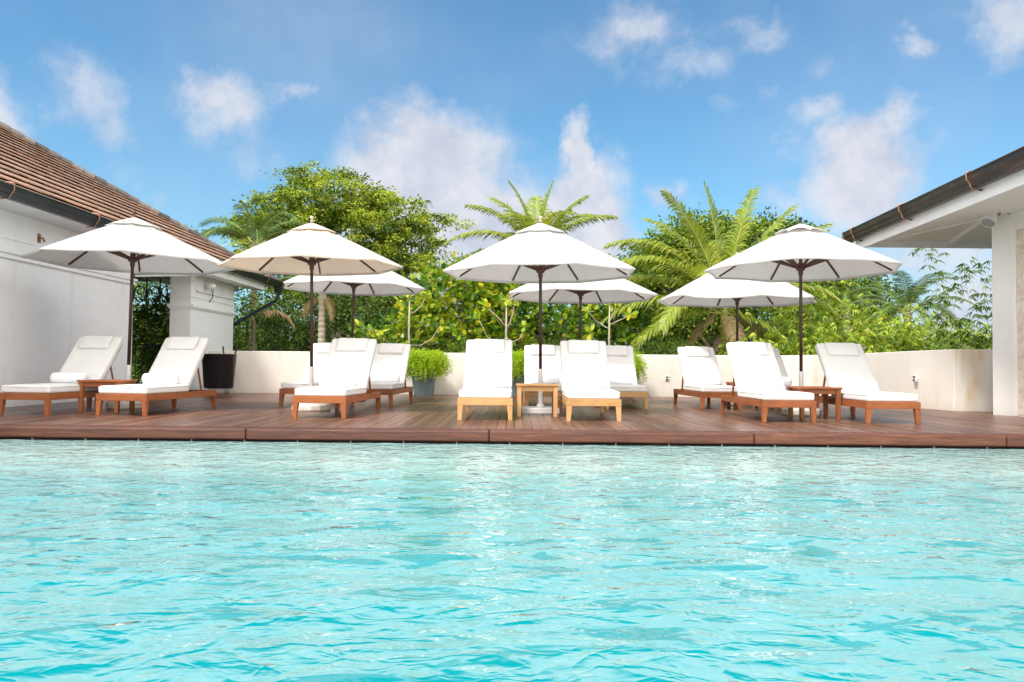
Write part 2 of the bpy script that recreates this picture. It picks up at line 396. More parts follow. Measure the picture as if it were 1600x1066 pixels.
KIDS = {}
def copy_tree(o, parent=None):
    c = o.copy(); col.objects.link(c)
    if parent is not None: c.parent = parent
    for ch in list(o.children): copy_tree(ch, c)
    return c


# ------------------------------------------------------------------ setting
b = MB(); b.add([(-900, -300, -.9), (900, -300, -.9), (900, 1500, -.9), (-900, 1500, -.9)], [(0, 1, 2, 3)])
tag(b.build('ground', 'ground'), kind='structure')

# pool water: wave field as real geometry
rng = np.random.default_rng(7)
xs = np.arange(-7.0, 7.31, .028); ys = np.concatenate([np.arange(-1.5, .6, .12), np.arange(.6, 8.41, .024)])
Xg, Yg = np.meshgrid(xs, ys); Z = np.zeros_like(Xg)
for k in range(64):
    lam = 0.10 * (9 ** rng.random()); th = rng.normal(math.pi * .52, .62) if k % 3 else rng.uniform(0, math.pi)
    amp = .00078 * lam ** .95 / .35 * rng.uniform(.5, 1.2)
    kx, ky = math.cos(th) * 2 * math.pi / lam, math.sin(th) * 2 * math.pi / lam
    wx = Xg + .12 * np.sin(Yg * 1.9 + k) + .05 * np.sin(Yg * 5.3 + 2 * k); wy = Yg + .12 * np.sin(Xg * 1.6 + 1.3 * k) + .04 * np.sin(Xg * 4.7 + k)
    env = .55 + .45 * np.sin(Xg * rng.uniform(.3, 1.2) + Yg * rng.uniform(.3, 1.1) + rng.uniform(0, 6))
    Z += amp * env * np.sin(kx * wx + ky * wy + rng.uniform(0, 6.28))
Z *= np.clip((8.42 - Yg) / 1.8, .30, 1)
nx, ny = len(xs), len(ys)
co = np.stack([Xg, Yg, Z - .133], -1).reshape(-1, 3)
idx = np.arange(nx * ny).reshape(ny, nx)
fc = np.stack([idx[:-1, :-1], idx[:-1, 1:], idx[1:, 1:], idx[1:, :-1]], -1).reshape(-1, 4)
me = bpy.data.meshes.new('water'); me.vertices.add(len(co)); me.vertices.foreach_set('co', co.reshape(-1).astype(np.float32))
me.loops.add(fc.size); me.loops.foreach_set('vertex_index', fc.reshape(-1).astype(np.int32))
me.polygons.add(len(fc)); me.polygons.foreach_set('loop_start', np.arange(0, fc.size, 4, dtype=np.int32)); me.polygons.foreach_set('loop_total', np.full(len(fc), 4, dtype=np.int32))
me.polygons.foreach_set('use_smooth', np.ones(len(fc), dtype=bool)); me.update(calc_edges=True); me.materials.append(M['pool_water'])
wob = bpy.data.objects.new('water', me); col.objects.link(wob); tag(wob, kind='structure')
# paving that frames the pool outside the picture
b = MB(); b.box(-7.46, -7.0, -4, 8.44, -.6, -.06); b.box(7.3, 20, -4, 8.44, -.6, -.06); b.box(-7.46, 20, -4.5, -1.5, -.6, -.062)
tag(b.build('pavement', 'stone_rim'), kind='structure')

# timber deck
random.seed(3)
dk = tag(empty('deck'), kind='structure')
b = MB(); W = .1
x = -7.46; i = 0
while x < 12.0:
    y0 = 8.735; y1 = 18.45; cuts = [y0]; yy = y0 + random.uniform(.8, 3.4)
    while yy < y1 - .5: cuts.append(yy); yy += random.uniform(2.0, 3.8)
    cuts.append(y1)
    for a, c in zip(cuts[:-1], cuts[1:]):
        b.box(x + .0022, x + W - .0022, a + .0015, c - .0015, -.03, random.uniform(-.0012, .0012), random.random())
    x += W
b.build('boards', 'deck_board', dk, tint=True)
b = MB()
for x0, x1 in [(-7.46, -5.52), (-5.514, -2.80), (-2.794, -.235), (-.229, 2.56), (2.566, 5.22), (5.226, 8.0), (8.006, 12)]:
    b.box(x0, x1, 8.45, 8.70, -.118, 0.0, random.random())
e = b.build('edge_beam', 'deck_edge', dk, tint=True, bevel=.016)
b = MB(); b.box(-7.46, 12, 8.69, 18.45, -.14, -.045); b.box(-7.46, 12, 8.49, 8.68, -.30, -.119)
b.build('underdeck', 'black_void', dk)

b = MB(); x = -7.3
while x < 12: b.box(x, x + .012, 8.468, 8.489, -.139, -.1185); x += .56
b.build('spacer', 'spacer_grey', dk)
b = MB(); x = -7.45
while x < 12: b.box(x, x + .05, 8.702, 8.733, -.02, -.0015); x += .1
b.build('drain_grille', 'deck_edge', dk, tint=True)

# ------------------------------------------------------------------ garden wall
pts = [(-6.95, 18.3), (5.6, 18.3), (6.15, 18.0), (6.55, 17.35), (6.86, 16.4), (7.05, 15.4), (7.17, 14.4), (7.38, 13.36), (8.05, 13.17), (10.2, 12.9)]
tops = [.955, .962, .966, .972, .985, 1.0, 1.015, 1.03, 1.03, 1.03]
gw = tag(empty('garden_wall', (0, 0, 0)), 'low cream plastered garden wall with yellow stains behind the deck', 'wall')
def wallstrip(pts, tops, th):
    b = MB(); n = len(pts); nr = []
    for i in range(n):
        a = Vector(pts[max(i - 1, 0)]); c = Vector(pts[min(i + 1, n - 1)]); d = (c - a).normalized(); nr.append(Vector((-d.y, d.x)))
    vs = []
    for p, t, q_ in zip(pts, tops, nr):
        p = Vector(p); o_ = p + q_ * th
        vs += [(p.x, p.y, -.05), (p.x, p.y, t), (o_.x, o_.y, t), (o_.x, o_.y, -.6)]
    fs = []
    for i in range(n - 1):
        for k in range(4): fs.append((i * 4 + k, i * 4 + (k + 1) % 4, (i + 1) * 4 + (k + 1) % 4, (i + 1) * 4 + k))
    fs += [(0, 1, 2, 3), tuple((n - 1) * 4 + k for k in (3, 2, 1, 0))]
    b.add(vs, fs); return b
wallstrip(pts, tops, .22).build('wall', 'garden_wall', gw, bevel=.012)
def outlet(px, y, z, dx, dy, label):
    t = tag(empty('wall_socket', (px, y, z), math.atan2(dy, dx)), label, 'socket', 'weatherproof sockets on the garden wall')
    b = MB(); b.box(-.05, .05, -.018, .0, -.06, .06); b.build('plate', 'white_paint', t, bevel=.004)
    b = MB(); b.box(-.032, .032, -.026, -.018, .008, .035); b.box(-.032, .032, -.026, -.018, -.045, -.018); b.build('cover', 'dark_metal', t)
outlet(3.55, 18.297, .43, 1, 0, 'small grey and white socket on the wall left of the right-hand back loungers')
outlet(7.155, 14.2, .53, .06, -1, 'small socket on the curved wall beyond the right end lounger')

# ------------------------------------------------------------------ left house
hs = tag(empty('tiled_house', (-7.47, 10, 0)), 'white rendered house with red clay tile roof at the left of the pool', 'house')
hs_inv = Vector((7.47, -10, 0))
def hp(mb, name, mat, **k):
    o_ = mb.build(name, mat, hs, **k); o_.location = hs_inv; return o_
b = MB(); b.box(-13, -7.47, -2, 15.72, -.55, 3.1); hp(b, 'wall', 'house_wall')
b = MB(); b.box(-7.93, -7.45, 18.5, 21.35, -.55, 2.88); hp(b, 'end_wall', 'house_wall')
b = MB()
for z0, z1, d in ((2.20, 2.235, .045), (2.235, 2.275, .022), (2.275, 2.315, .06), (2.49, 2.515, .015)):
    b.box(-7.47, -7.47 + d, -2, 15.72 + d, z0, z1)
hp(b, 'moulding', 'white_paint')
b = MB()
for z0, z1, d in ((1.93, 1.965, .03), (1.965, 2.03, .06), (2.2, 2.22, .02)):
    b.box(-7.93 - d, -7.45 + d, 18.5 - d * .3, 21.35 + d, z0, z1)
hp(b, 'end_moulding', 'white_paint')
b = MB(); b.box(-7.93, -6.92, 0, 23.2, 2.89, 2.93); hp(b, 'soffit', 'grey_soffit')
b = MB(); b.box(-9.2, -7.95, 15.74, 23.2, 2.75, 2.885); hp(b, 'porch_ceiling', 'grey_soffit')
b = MB(); b.box(-7.28, -6.98, 18.65, 22.5, 2.72, 2.885); hp(b, 'fascia_box', 'white_paint', bevel=.01)
b = MB(); b.tube([(-7.44, 15.75, 2.38), (-7.1, 18.66, 2.735)], .022, 8); hp(b, 'rail', 'white_metal')
# roof: real courses of flat tiles, cut by the hip
random.seed(11)
S = .61; EX, EY, EZ = -6.90, 23.3, 3.03; RID = 5.6
sl_ = math.atan(S); b = MB(); cz = .37; ncr = int(RID / (cz * math.cos(sl_))) + 1
for r in range(ncr):
    t0 = r * cz * math.cos(sl_); t1 = t0 + cz * 1.12 * math.cos(sl_)
    y = -1.0 - random.random() * .2; rt_ = random.uniform(.3, .7)
    while y < EY - t0 + .02:
        wd = .205; ymax0 = EY - t0; y1 = min(y + wd, ymax0)
        if y1 - y < .02: break
        y1u = max(min(y1, EY - t1), y + .001); jit = random.uniform(-.006, .008); lz = random.uniform(0, .008)
        xa, za = EX - t0 + jit, EZ + S * t0; xb, zb = EX - t1, EZ + S * t1
        hgt = .056 + lz
        b.add([(xa, y, za + hgt - .02), (xa, y1, za + hgt - .02), (xb, y1u, zb), (xb, y, zb), (xa, y, za + hgt), (xa, y1, za + hgt), (xb, y1u, zb + .006), (xb, y, zb + .006)],
              [(0, 1, 5, 4), (4, 5, 6, 7), (0, 3, 2, 1)], rt_ + random.uniform(-.22, .22))
        y += wd
hp(b, 'roof', 'clay_tile', tint=True)
b = MB(); b.add([(EX, -1.2, EZ - .01), (EX, EY, EZ - .01), (EX - RID, EY - RID, EZ + S * RID - .01), (EX - RID, -1.2, EZ + S * RID - .01), (EX - 2 * RID, EY, EZ - .01), (EX - 2 * RID, -1.2, EZ - .01)],
      [(0, 1, 2, 3), (1, 4, 2), (4, 5, 3, 2), (0, 3, 5), (0, 5, 4, 1)])
hp(b, 'roof_base', 'hip_tile', tint=True)
b = MB(); n = 30; hv = Vector((-1, -1, S)).normalized()
L = RID / abs(hv.x)
for k in range(n):
    a = Vector((EX, EY, EZ + .05)) + hv * (L * k / n); c = Vector((EX, EY, EZ + .045)) + hv * (L * (k + 1.12) / n)
    b.tube([a + Vector((0, 0, random.uniform(-.008, .01))), c], [.105, .085], 8, random.random())
for k in range(48):
    y = EY - RID - k * .35; b.tube([(EX - RID, y, EZ + S * RID + .05), (EX - RID, y - .38, EZ + S * RID + .045)], [.085, .105], 8, random.random())
hp(b, 'ridge_cap', 'hip_tile', tint=True)
prof = [(0, 0), (.03, -.015), (.10, -.015), (.125, .02), (.125, .05), (.155, .085), (.16, .135), (.175, .145), (.175, .16), (.15, .16), (.14, .10), (0, .10)]
b = MB(); b.extr([(a, z + 2.905) for a, z in prof], (-6.93, -1, 0), (-6.93, 23.42, 0), (1, 0, 0)); b.box(-6.93, -6.755, 23.421, 23.43, 2.89, 3.06)
hp(b, 'gutter', 'dark_metal')
for y in (10.75, 12.98, 15.2, 17.5, 19.7, 22.1):
    b = MB(); b.tube([(-6.90, y, 3.10), (-6.80, y, 3.10), (-6.745, y, 3.085), (-6.745, y, 3.0), (-6.79, y, 2.93), (-6.82, y, 2.885), (-6.95, y, 2.875)], .008, 6); hp(b, 'gutter_bracket', 'copper')
b = MB(); b.box(-6.92, -6.74, 23.2, 23.40, 2.74, 2.90); b.tube([(-6.83, 23.3, 2.8), (-6.84, 23.3, 2.62), (-6.87, 23.2, 2.5), (-7.43, 21.40, 1.72), (-7.62, 21.47, 1.6), (-7.62, 21.47, 0)], .045, 10)
hp(b, 'downpipe', 'dark_metal', smooth=False)
b = MB(); b.tube([(-7.44, 18.75, 2.72), (-7.44, 18.75, 2.40), (-7.43, 18.82, 2.36), (-7.43, 18.98, 2.36), (-7.43, 21.3, 2.36)], .018, 6); hp(b, 'conduit', 'white_metal')
b = MB(); b.lathe([(.0, -.07), (.09, -.05), (.11, 0), (.10, .05), (.04, .07)], 16, (-7.28, 19.3, 2.52)); b.tube([(-7.45, 19.3, 2.6), (-7.3, 19.3, 2.6)], .02, 6); hp(b, 'wall_lamp', 'white_metal', smooth=True)
b = MB(); b.tube([(-7.47, 12.55, 2.62), (-7.40, 12.55, 2.62), (-7.38, 12.55, 2.56)], .018, 6); b.box(-7.47, -7.46, 12.51, 12.59, 2.55, 2.69); hp(b, 'hook', 'copper')
# iron screen in the porch opening
irn = tag(empty('iron_screen', (-9, 19.6, 0)), 'black wrought iron screen with scrolls in the porch opening of the left house', 'screen')
b = MB()
for k in range(15):
    x = -1.3 + k * .18; b.tube([(x, 0, -.5), (x, 0, 1.1)], .012, 5)
b.tube([(-1.4, 0, 1.1), (1.4, 0, 1.1)], .02, 5); b.tube([(-1.4, 0, .15), (1.4, 0, .15)], .02, 5)
b.build('railing', 'iron', irn)
b = MB()
for k in range(9):
    x = -1.3 + k * .33
    b.tube([(x, 0, 2.8), (x, 0, 1.95 + .2 * (k % 2))], .02, 5)
    for s_ in (-1, 1):
        b.tube([(x + s_ * (.16 - .15 * math.cos(a)), 0, 2.35 + .2 * s_ * math.sin(a)) for a in [j * .7 for j in range(9)]], .012, 5)
b.tube([(-1.5, 0, 2.78), (1.5, 0, 2.78)], .05, 5)
b.build('scrolls', 'iron', irn)

# ------------------------------------------------------------------ right pavilion
pv = tag(empty('pavilion', (7.43, 12.36, 0)), 'white pavilion with coral stone panels and deep eaves at the right of the pool', 'pavilion')
pinv = Vector((-7.43, -12.36, 0))
def pp(mb, name, mat, **k):
    o_ = mb.build(name, mat, pv, **k); o_.location = pinv; return o_
d2 = Vector((.364, -1, 0)).normalized()          # runs along the wall towards the camera
nrm = Vector((-d2.y, d2.x, 0)) * -1              # outward
if nrm.x > 0: nrm = -nrm
P0 = Vector((7.43, 12.36, 0))
def pw(s_, o_=0, z=0): p = P0 + d2 * s_ + nrm * o_; return Vector((p.x, p.y, z))
e_ = pw(8.0)
b = MB(); b.prism([(P0.x, P0.y), (e_.x, e_.y), (16, e_.y), (16, P0.y)], -.55, 3.42); pp(b, 'wall', 'pavilion_wall')
def slab(s0, s1, z0, z1, o0, o1):
    bb = MB(); a_, b_, c_, f_ = pw(s0, o1), pw(s1, o1), pw(s1, o0), pw(s0, o0)
    bb.prism([(a_.x, a_.y), (b_.x, b_.y), (c_.x, c_.y), (f_.x, f_.y)], z0, z1); return bb
for (s0, s1) in ((.42, 2.3), (2.9, 5.2)):
    pp(slab(s0, s1, .03, 2.80, -.01, .012), 'stone_panel', 'coral_stone')
    fr_ = MB()
    for (u0, u1, z0, z1) in ((s0 - .075, s0, .0, 2.88), (s1, s1 + .075, .0, 2.88), (s0, s1, 2.80, 2.88)):
        k_ = slab(u0, u1, z0, z1, -.01, .035); fr_.add(k_.v, k_.f)
    pp(fr_, 'panel_frame', 'pavilion_wall', bevel=.006)
C0 = Vector((6.72, 15.5, 0)); ed = Vector((-.068, -1, 0)); ZE = 3.10
ea = C0 + ed * 16.5
sdir = Vector((1, -.068, 0)).normalized()
# soffit band between the eave and the wall
b = MB(); b.prism([(C0.x, C0.y), (ea.x, ea.y), (e_.x + .1, e_.y), (P0.x + .03, P0.y)], 3.07, 3.10)
pp(b, 'soffit', 'white_paint')
b = MB(); b.prism([(C0.x + .12, C0.y), (P0.x + .04, P0.y + .02), (16, P0.y + .02), (16, C0.y)], 3.18, 3.21); pp(b, 'porch_ceiling', 'white_paint')
b = MB(); b.box(C0.x, 16, C0.y, C0.y + .12, 3.065, 3.30); pp(b, 'end_beam', 'white_paint')
b = MB(); b.extr([(0, 3.06), (.06, 3.06), (.06, 3.179), (0, 3.179)], (C0.x + .02, C0.y - .01, 0), (P0.x, P0.y + .03, 0), (1, .2, 0)); pp(b, 'inner_beam', 'white_paint')
for (x0, y0, x1, y1) in ((7.62, 15.49, 7.06, 13.75), (8.52, 15.49, 7.55, 12.5), (9.6, 15.49, 8.5, 12.4), (10.7, 15.49, 9.6, 12.4)):
    b = MB(); b.extr([(-.035, 3.115), (.035, 3.115), (.035, 3.179), (-.035, 3.179)], (x0, y0, 0), (x1, y1, 0), (1, -.3, 0)); pp(b, 'rafter', 'white_paint')
# fascia, gutter, roof
b = MB(); b.extr([(-.03, 2.985), (.03, 2.985), (.03, 3.25), (-.03, 3.25)], C0 + Vector((-.02, 0.0, 0)), ea, sdir); pp(b, 'fascia', 'white_paint')
prof = [(.0, .0), (-.03, -.015), (-.11, -.015), (-.135, .02), (-.135, .06), (-.17, .10), (-.175, .165), (-.19, .175), (-.19, .19), (-.165, .19), (-.15, .12), (0, .12)]
b = MB(); b.extr([(a - .055, z + 3.165) for a, z in prof], C0 + Vector((0, .12, 0)), ea, sdir); pp(b, 'gutter', 'gutter_copper')
b = MB(); q0 = C0 + Vector((0, .125, 0)); b.extr([(a - .055, z + 3.165) for a, z in [(0, -.02), (-.19, -.02), (-.20, .2), (0, .2)]], q0, q0 + Vector((0, .02, 0)), sdir); pp(b, 'gutter_end', 'copper')
for s_ in (.35, 2.55, 4.75, 7.0, 9.2):
    p = C0 + ed * s_ ; b = MB()
    f_ = lambda a, z: p + sdir * (a - .055) + Vector((0, 0, z + 3.165))
    b.tube([f_(-.02, .21), f_(-.17, .215), f_(-.215, .19), f_(-.205, .10), f_(-.165, .05), f_(-.155, .0), f_(-.12, -.035), f_(-.03, -.035)], .011, 6)
    pp(b, 'gutter_bracket', 'copper')
    b = MB(); c_ = f_(-.02, -.045); b.lathe([(0, -.012), (.022, -.008), (.022, .012), (0, .014)], 8, c_); pp(b, 'bracket_bolt', 'dark_rubber')
RS = .40; random.seed(5); b = MB()
r0 = 0; hipn = 0
for r in range(14):
    t0 = r * .29; t1 = t0 + .31
    s_ = t0 - .15
    while s_ < 16:
        s1_ = s_ + .21; jit = random.uniform(-.01, .01); hh = .04 + random.uniform(0, .012)
        A = C0 + ed * s_ + sdir * (t0 - .10 + jit); B_ = C0 + ed * s1_ + sdir * (t0 - .10 + jit); D_ = C0 + ed * s_ + sdir * (t1 - .1); E_ = C0 + ed * s1_ + sdir * (t1 - .1)
        za = 3.34 + RS * t0; zb = 3.34 + RS * t1
        b.add([(A.x, A.y, za), (B_.x, B_.y, za), (E_.x, E_.y, zb), (D_.x, D_.y, zb), (A.x, A.y, za + hh), (B_.x, B_.y, za + hh), (E_.x, E_.y, zb + .005), (D_.x, D_.y, zb + .005)],
              [(0, 1, 5, 4), (4, 5, 6, 7), (1, 2, 6, 5), (3, 0, 4, 7)], random.random())
        s_ = s1_ + .003
pp(b, 'roof', 'hip_tile', tint=True)
b = MB(); T = 4.1; A = C0 + sdir * -.08; B_ = ea + sdir * -.08; Cc = C0 + ed * T + sdir * T; Dd = ea + sdir * T; E0 = C0 + sdir * 10
b.add([(A.x, A.y, 3.28), (B_.x, B_.y, 3.28), (Dd.x, Dd.y, 3.28 + RS * T), (Cc.x, Cc.y, 3.28 + RS * T), (16, C0.y, 3.28), (16, Cc.y, 3.28 + RS * T)], [(0, 1, 2, 3), (0, 3, 5, 4)])
pp(b, 'roof_base', 'hip_tile', tint=True)
# spotlight: a can on a bracket
p = pw(.16, .0, 2.93); b = MB(); ax_ = Vector((-.55, -.25, -.80)).normalized(); c0 = pw(.16, .20, 3.03)
b.tube([c0 - ax_ * .13, c0 - ax_ * .11, c0 + ax_ * .02, c0 + ax_ * .13], [.05, .075, .10, .115], 18)
sp_ = pp(b, 'spotlight', 'white_metal', smooth=False)
b = MB(); b.tube([c0 + ax_ * .131, c0 + ax_ * .137], [.10, .09], 18); b2 = b.build('lens', 'lamp_glass', sp_)
b = MB(); b.tube([pw(.30, 0, 3.10), pw(.30, .16, 3.12), pw(.28, .2, 3.02)], .016, 6); b.tube([pw(.30, 0, 3.10), pw(.30, .02, 3.10)], .045, 10); b.build('bracket', 'copper', sp_)


# ------------------------------------------------------------------ umbrellas
def umbrella(x, y, zr, za, phase, R, mat, label, base='disc', wav=.0, seed=0, finial='finial_pale', lean=0):
    u = tag(empty('umbrella', (x, y, 0)), label, 'umbrella', 'market umbrellas over the loungers')
    tl_ = random.Random(seed * 7 + 1); u.rotation_euler = (tl_.uniform(-.012, .012), tl_.uniform(-.012, .012), 0)
    rs = random.Random(seed)
    ang = [R_(phase) + k * math.pi / 4 for k in range(8)]
    dirv = lambda a: Vector((math.sin(a), math.cos(a), 0))
    def prof(t): return za + (zr - za) * (t ** 1.06) + .0
    def surf(ts, vs_, r_, lift=0, scal=.02, sag=.03, pf=prof, hem=0):
        bb = MB()
        for k in range(8):
            a0, a1 = dirv(ang[k]), dirv(ang[(k + 1) % 8]); base_ = []
            ws = wav * rs.uniform(-.3, 1.0)
            for t in ts:
                for v_ in vs_:
                    q_ = 4 * v_ * (1 - v_)
                    rr = r_ * t * (1 - scal * q_ * t)
                    p = (a0 * (1 - v_) + a1 * v_) * rr
                    z = pf(t) - sag * q_ * math.sin(math.pi * min(1, t * .9)) * (1 if t < .95 else .7) + lift + (ws * q_ * t ** 4) + rs.uniform(-.0015, .0015)
                    base_.append((p.x, p.y, z))
            if hem:
                for v_, p_ in zip(vs_, base_[-len(vs_):]): base_.append((p_[0] * .997, p_[1] * .997, p_[2] - hem))
            n = len(vs_); nr_ = len(ts) + (1 if hem else 0); fs = [(i * n + j, i * n + j + 1, (i + 1) * n + j + 1, (i + 1) * n + j) for i in range(nr_ - 1) for j in range(n - 1)]
            bb.add(base_, fs)
        return bb
    vs_ = [j / 8 for j in range(9)]
    cb = surf([.13, .2, .3, .4, .5, .6, .7, .8, .9, .97, 1.0], vs_, R, hem=.026)
    cb.build('canopy', mat, u, smooth=True, fix=False)
    vb = surf([.001, .25, .5, .75, 1.0], vs_, R * .27, .016, .05, .004, lambda t: za + (zr - za) * ((t * .27) ** 1.06) * .92)
    vb.build('vent_cap', mat, u, smooth=True, fix=False)
    for o_ in u.children:
        sm_ = o_.modifiers.new('thick', 'SOLIDIFY'); sm_.thickness = .004; sm_.offset = -1
        bm = bmesh.new(); bm.from_mesh(o_.data); bmesh.ops.remove_doubles(bm, verts=bm.verts, dist=.004); bm.to_mesh(o_.data); bm.free()
    b = MB(); b.lathe([(.0, .0), (.026, .0), (.027, .015), (.012, .022), (.019, .035), (.029, .05), (.029, .068), (.017, .083), (0, .088)], 12, (0, 0, za + .025)); b.build('finial', finial, u, smooth=True)
    b = MB(); b.lathe([(.024, .6), (.024, za - .02)], 14); b.build('pole', 'pole_brown', u, smooth=True)
    b = MB(); b.lathe([(.033, .08), (.033, .63), (.026, .64)], 14); b.build('sleeve', 'white_metal', u, smooth=False)
    hz = zr + .02
    b = MB(); b.lathe([(.026, -.09), (.032, -.085), (.036, -.02), (.06, -.01), (.066, .02), (.062, .05), (.04, .06), (.034, .10), (.026, .11)], 16, (0, 0, hz)); b.build('hub', 'rib_brown', u)
    b = MB(); b.lathe([(.026, -.05), (.05, -.04), (.05, .02), (.026, .03)], 16, (0, 0, za - .12)); b.build('top_hub', 'rib_brown', u)
    for a in ang:
        d = dirv(a); sd_ = Vector((d.y, -d.x, 0))
        pl = []
        for t in (.03, .2, .4, .6, .8, .945): pl.append(d * (R * t) + Vector((0, 0, prof(t) - .018)))
        b = MB()
        vsx = []
        for i_, p in enumerate(pl):
            hw = .013; hh = .015
            vsx += [p - sd_ * hw + Vector((0, 0, -hh)), p + sd_ * hw + Vector((0, 0, -hh)), p + sd_ * hw + Vector((0, 0, hh * .7)), p - sd_ * hw + Vector((0, 0, hh * .7))]
        fs = [(i * 4 + k, i * 4 + (k + 1) % 4, (i + 1) * 4 + (k + 1) % 4, (i + 1) * 4 + k) for i in range(5) for k in range(4)] + [(0, 1, 2, 3), (23, 22, 21, 20)]
        b.add(vsx, fs); b.build('rib', 'rib_brown', u)
        b = MB(); q0_ = d * .05 + Vector((0, 0, hz + .03)); t = .52; q1_ = d * (R * t) + Vector((0, 0, prof(t) - .045)); hw = .012
        vsx = []
        for p in (q0_, q1_):
            vsx += [p - sd_ * hw + Vector((0, 0, -.019)), p + sd_ * hw + Vector((0, 0, -.019)), p + sd_ * hw + Vector((0, 0, .019)), p - sd_ * hw + Vector((0, 0, .019))]
        b.add(vsx, [(k, (k + 1) % 4, (k + 1) % 4 + 4, k + 4) for k in range(4)] + [(3, 2, 1, 0), (4, 5, 6, 7)]); b.build('strut', 'rib_brown', u)
    b = MB()
    if base == 'disc': b.lathe([(.27, 0), (.285, .02), (.28, .085), (.25, .105), (.05, .115), (.045, .16), (.034, .165)], 14); b.build('base', 'base_stone', u, bevel=.01)
    else: b.taper((-.27, .27, -.27, .27), (-.265, .265, -.265, .265), 0, .075); b.lathe([(.06, .076), (.055, .12), (.034, .125)], 14); b.build('base', 'white_metal', u, bevel=.008)
    return u


umbrella(-5.68, 11.85, 2.17, 2.83, -21, 1.45, 'canopy_white', 'white umbrella nearest the left house, over the two left front loungers', seed=1, finial='rib_brown')
umbrella(-2.93, 11.75, 2.13, 2.75, -8, 1.335, 'canopy_cream', 'beige tinted umbrella in the front row, cream underside and pale finial', seed=2)
umbrella(.43, 11.85, 2.06, 2.80, 28, 1.475, 'canopy_white', 'white umbrella on a square white base plate behind the pale teak table', 'plate', seed=3)
umbrella(4.25, 11.75, 2.12, 2.81, 0, 1.42, 'canopy_white', 'white umbrella at the right end of the front row with black finial', seed=4, wav=.05, finial='dark_metal')
umbrella(-2.98, 14.85, 2.10, 2.76, 7, 1.36, 'canopy_white', 'white umbrella in the back row, standing behind the beige umbrella', seed=5)
umbrella(1.26, 14.85, 1.99, 2.66, 22.5, 1.45, 'canopy_white', 'white umbrella in the back row, standing behind the square based one', seed=6)
umbrella(4.19, 14.85, 1.92, 2.72, 0, 1.48, 'canopy_white', 'back row umbrella with a wavy rim in front of the coconut palm', seed=7, wav=.11)


# ------------------------------------------------------------------ loungers
def cushion_mesh(wd, ln, th, seed, rad=.03, cuts=16, wr=.004, crown=.012):
    bm = bmesh.new(); bmesh.ops.create_cube(bm, size=1.0); bmesh.ops.subdivide_edges(bm, edges=bm.edges, cuts=cuts, use_grid_fill=True)
    hx, hy, hz = wd / 2, ln / 2, th / 2
    for v_ in bm.verts:
        s_ = Vector([math.sin(math.pi * c_ * .999) / 2 * 2 for c_ in v_.co])
        p = Vector((s_.x * hx, s_.y * hy, s_.z * hz))
        qn = Vector((max(-hx + rad, min(hx - rad, p.x)), max(-hy + rad, min(hy - rad, p.y)), max(-hz + rad, min(hz - rad, p.z))))
        d = p - qn
        if d.length > 1e-6: p = qn + d.normalized() * rad
        k = (1 - (p.x / hx) ** 2) * (1 - (p.y / hy) ** 2)
        if p.z > 0: p.z += crown * k
        nn = mnoise.noise(Vector((p.x * 6 + seed, p.y * 4, seed * 1.7))) + .5 * mnoise.noise(Vector((p.x * 15 + seed, p.y * 11, seed)))
        p.z += wr * nn * (1 if p.z > 0 else .1)
        p.x += wr * 1.1 * mnoise.noise(Vector((p.y * 7, p.z * 8 + seed, 3))); p.y += wr * mnoise.noise(Vector((p.x * 7, p.z * 8 + seed, 9)))
        v_.co = p
    return bm


def add_bm(name, bm, mat, parent, mtx):
    bm.transform(mtx); me = bpy.data.meshes.new(name); bm.to_mesh(me); bm.free(); me.materials.append(M[mat])
    me.polygons.foreach_set('use_smooth', [True] * len(me.polygons))
    o_ = bpy.data.objects.new(name, me); col.objects.link(o_); o_.parent = parent; return o_


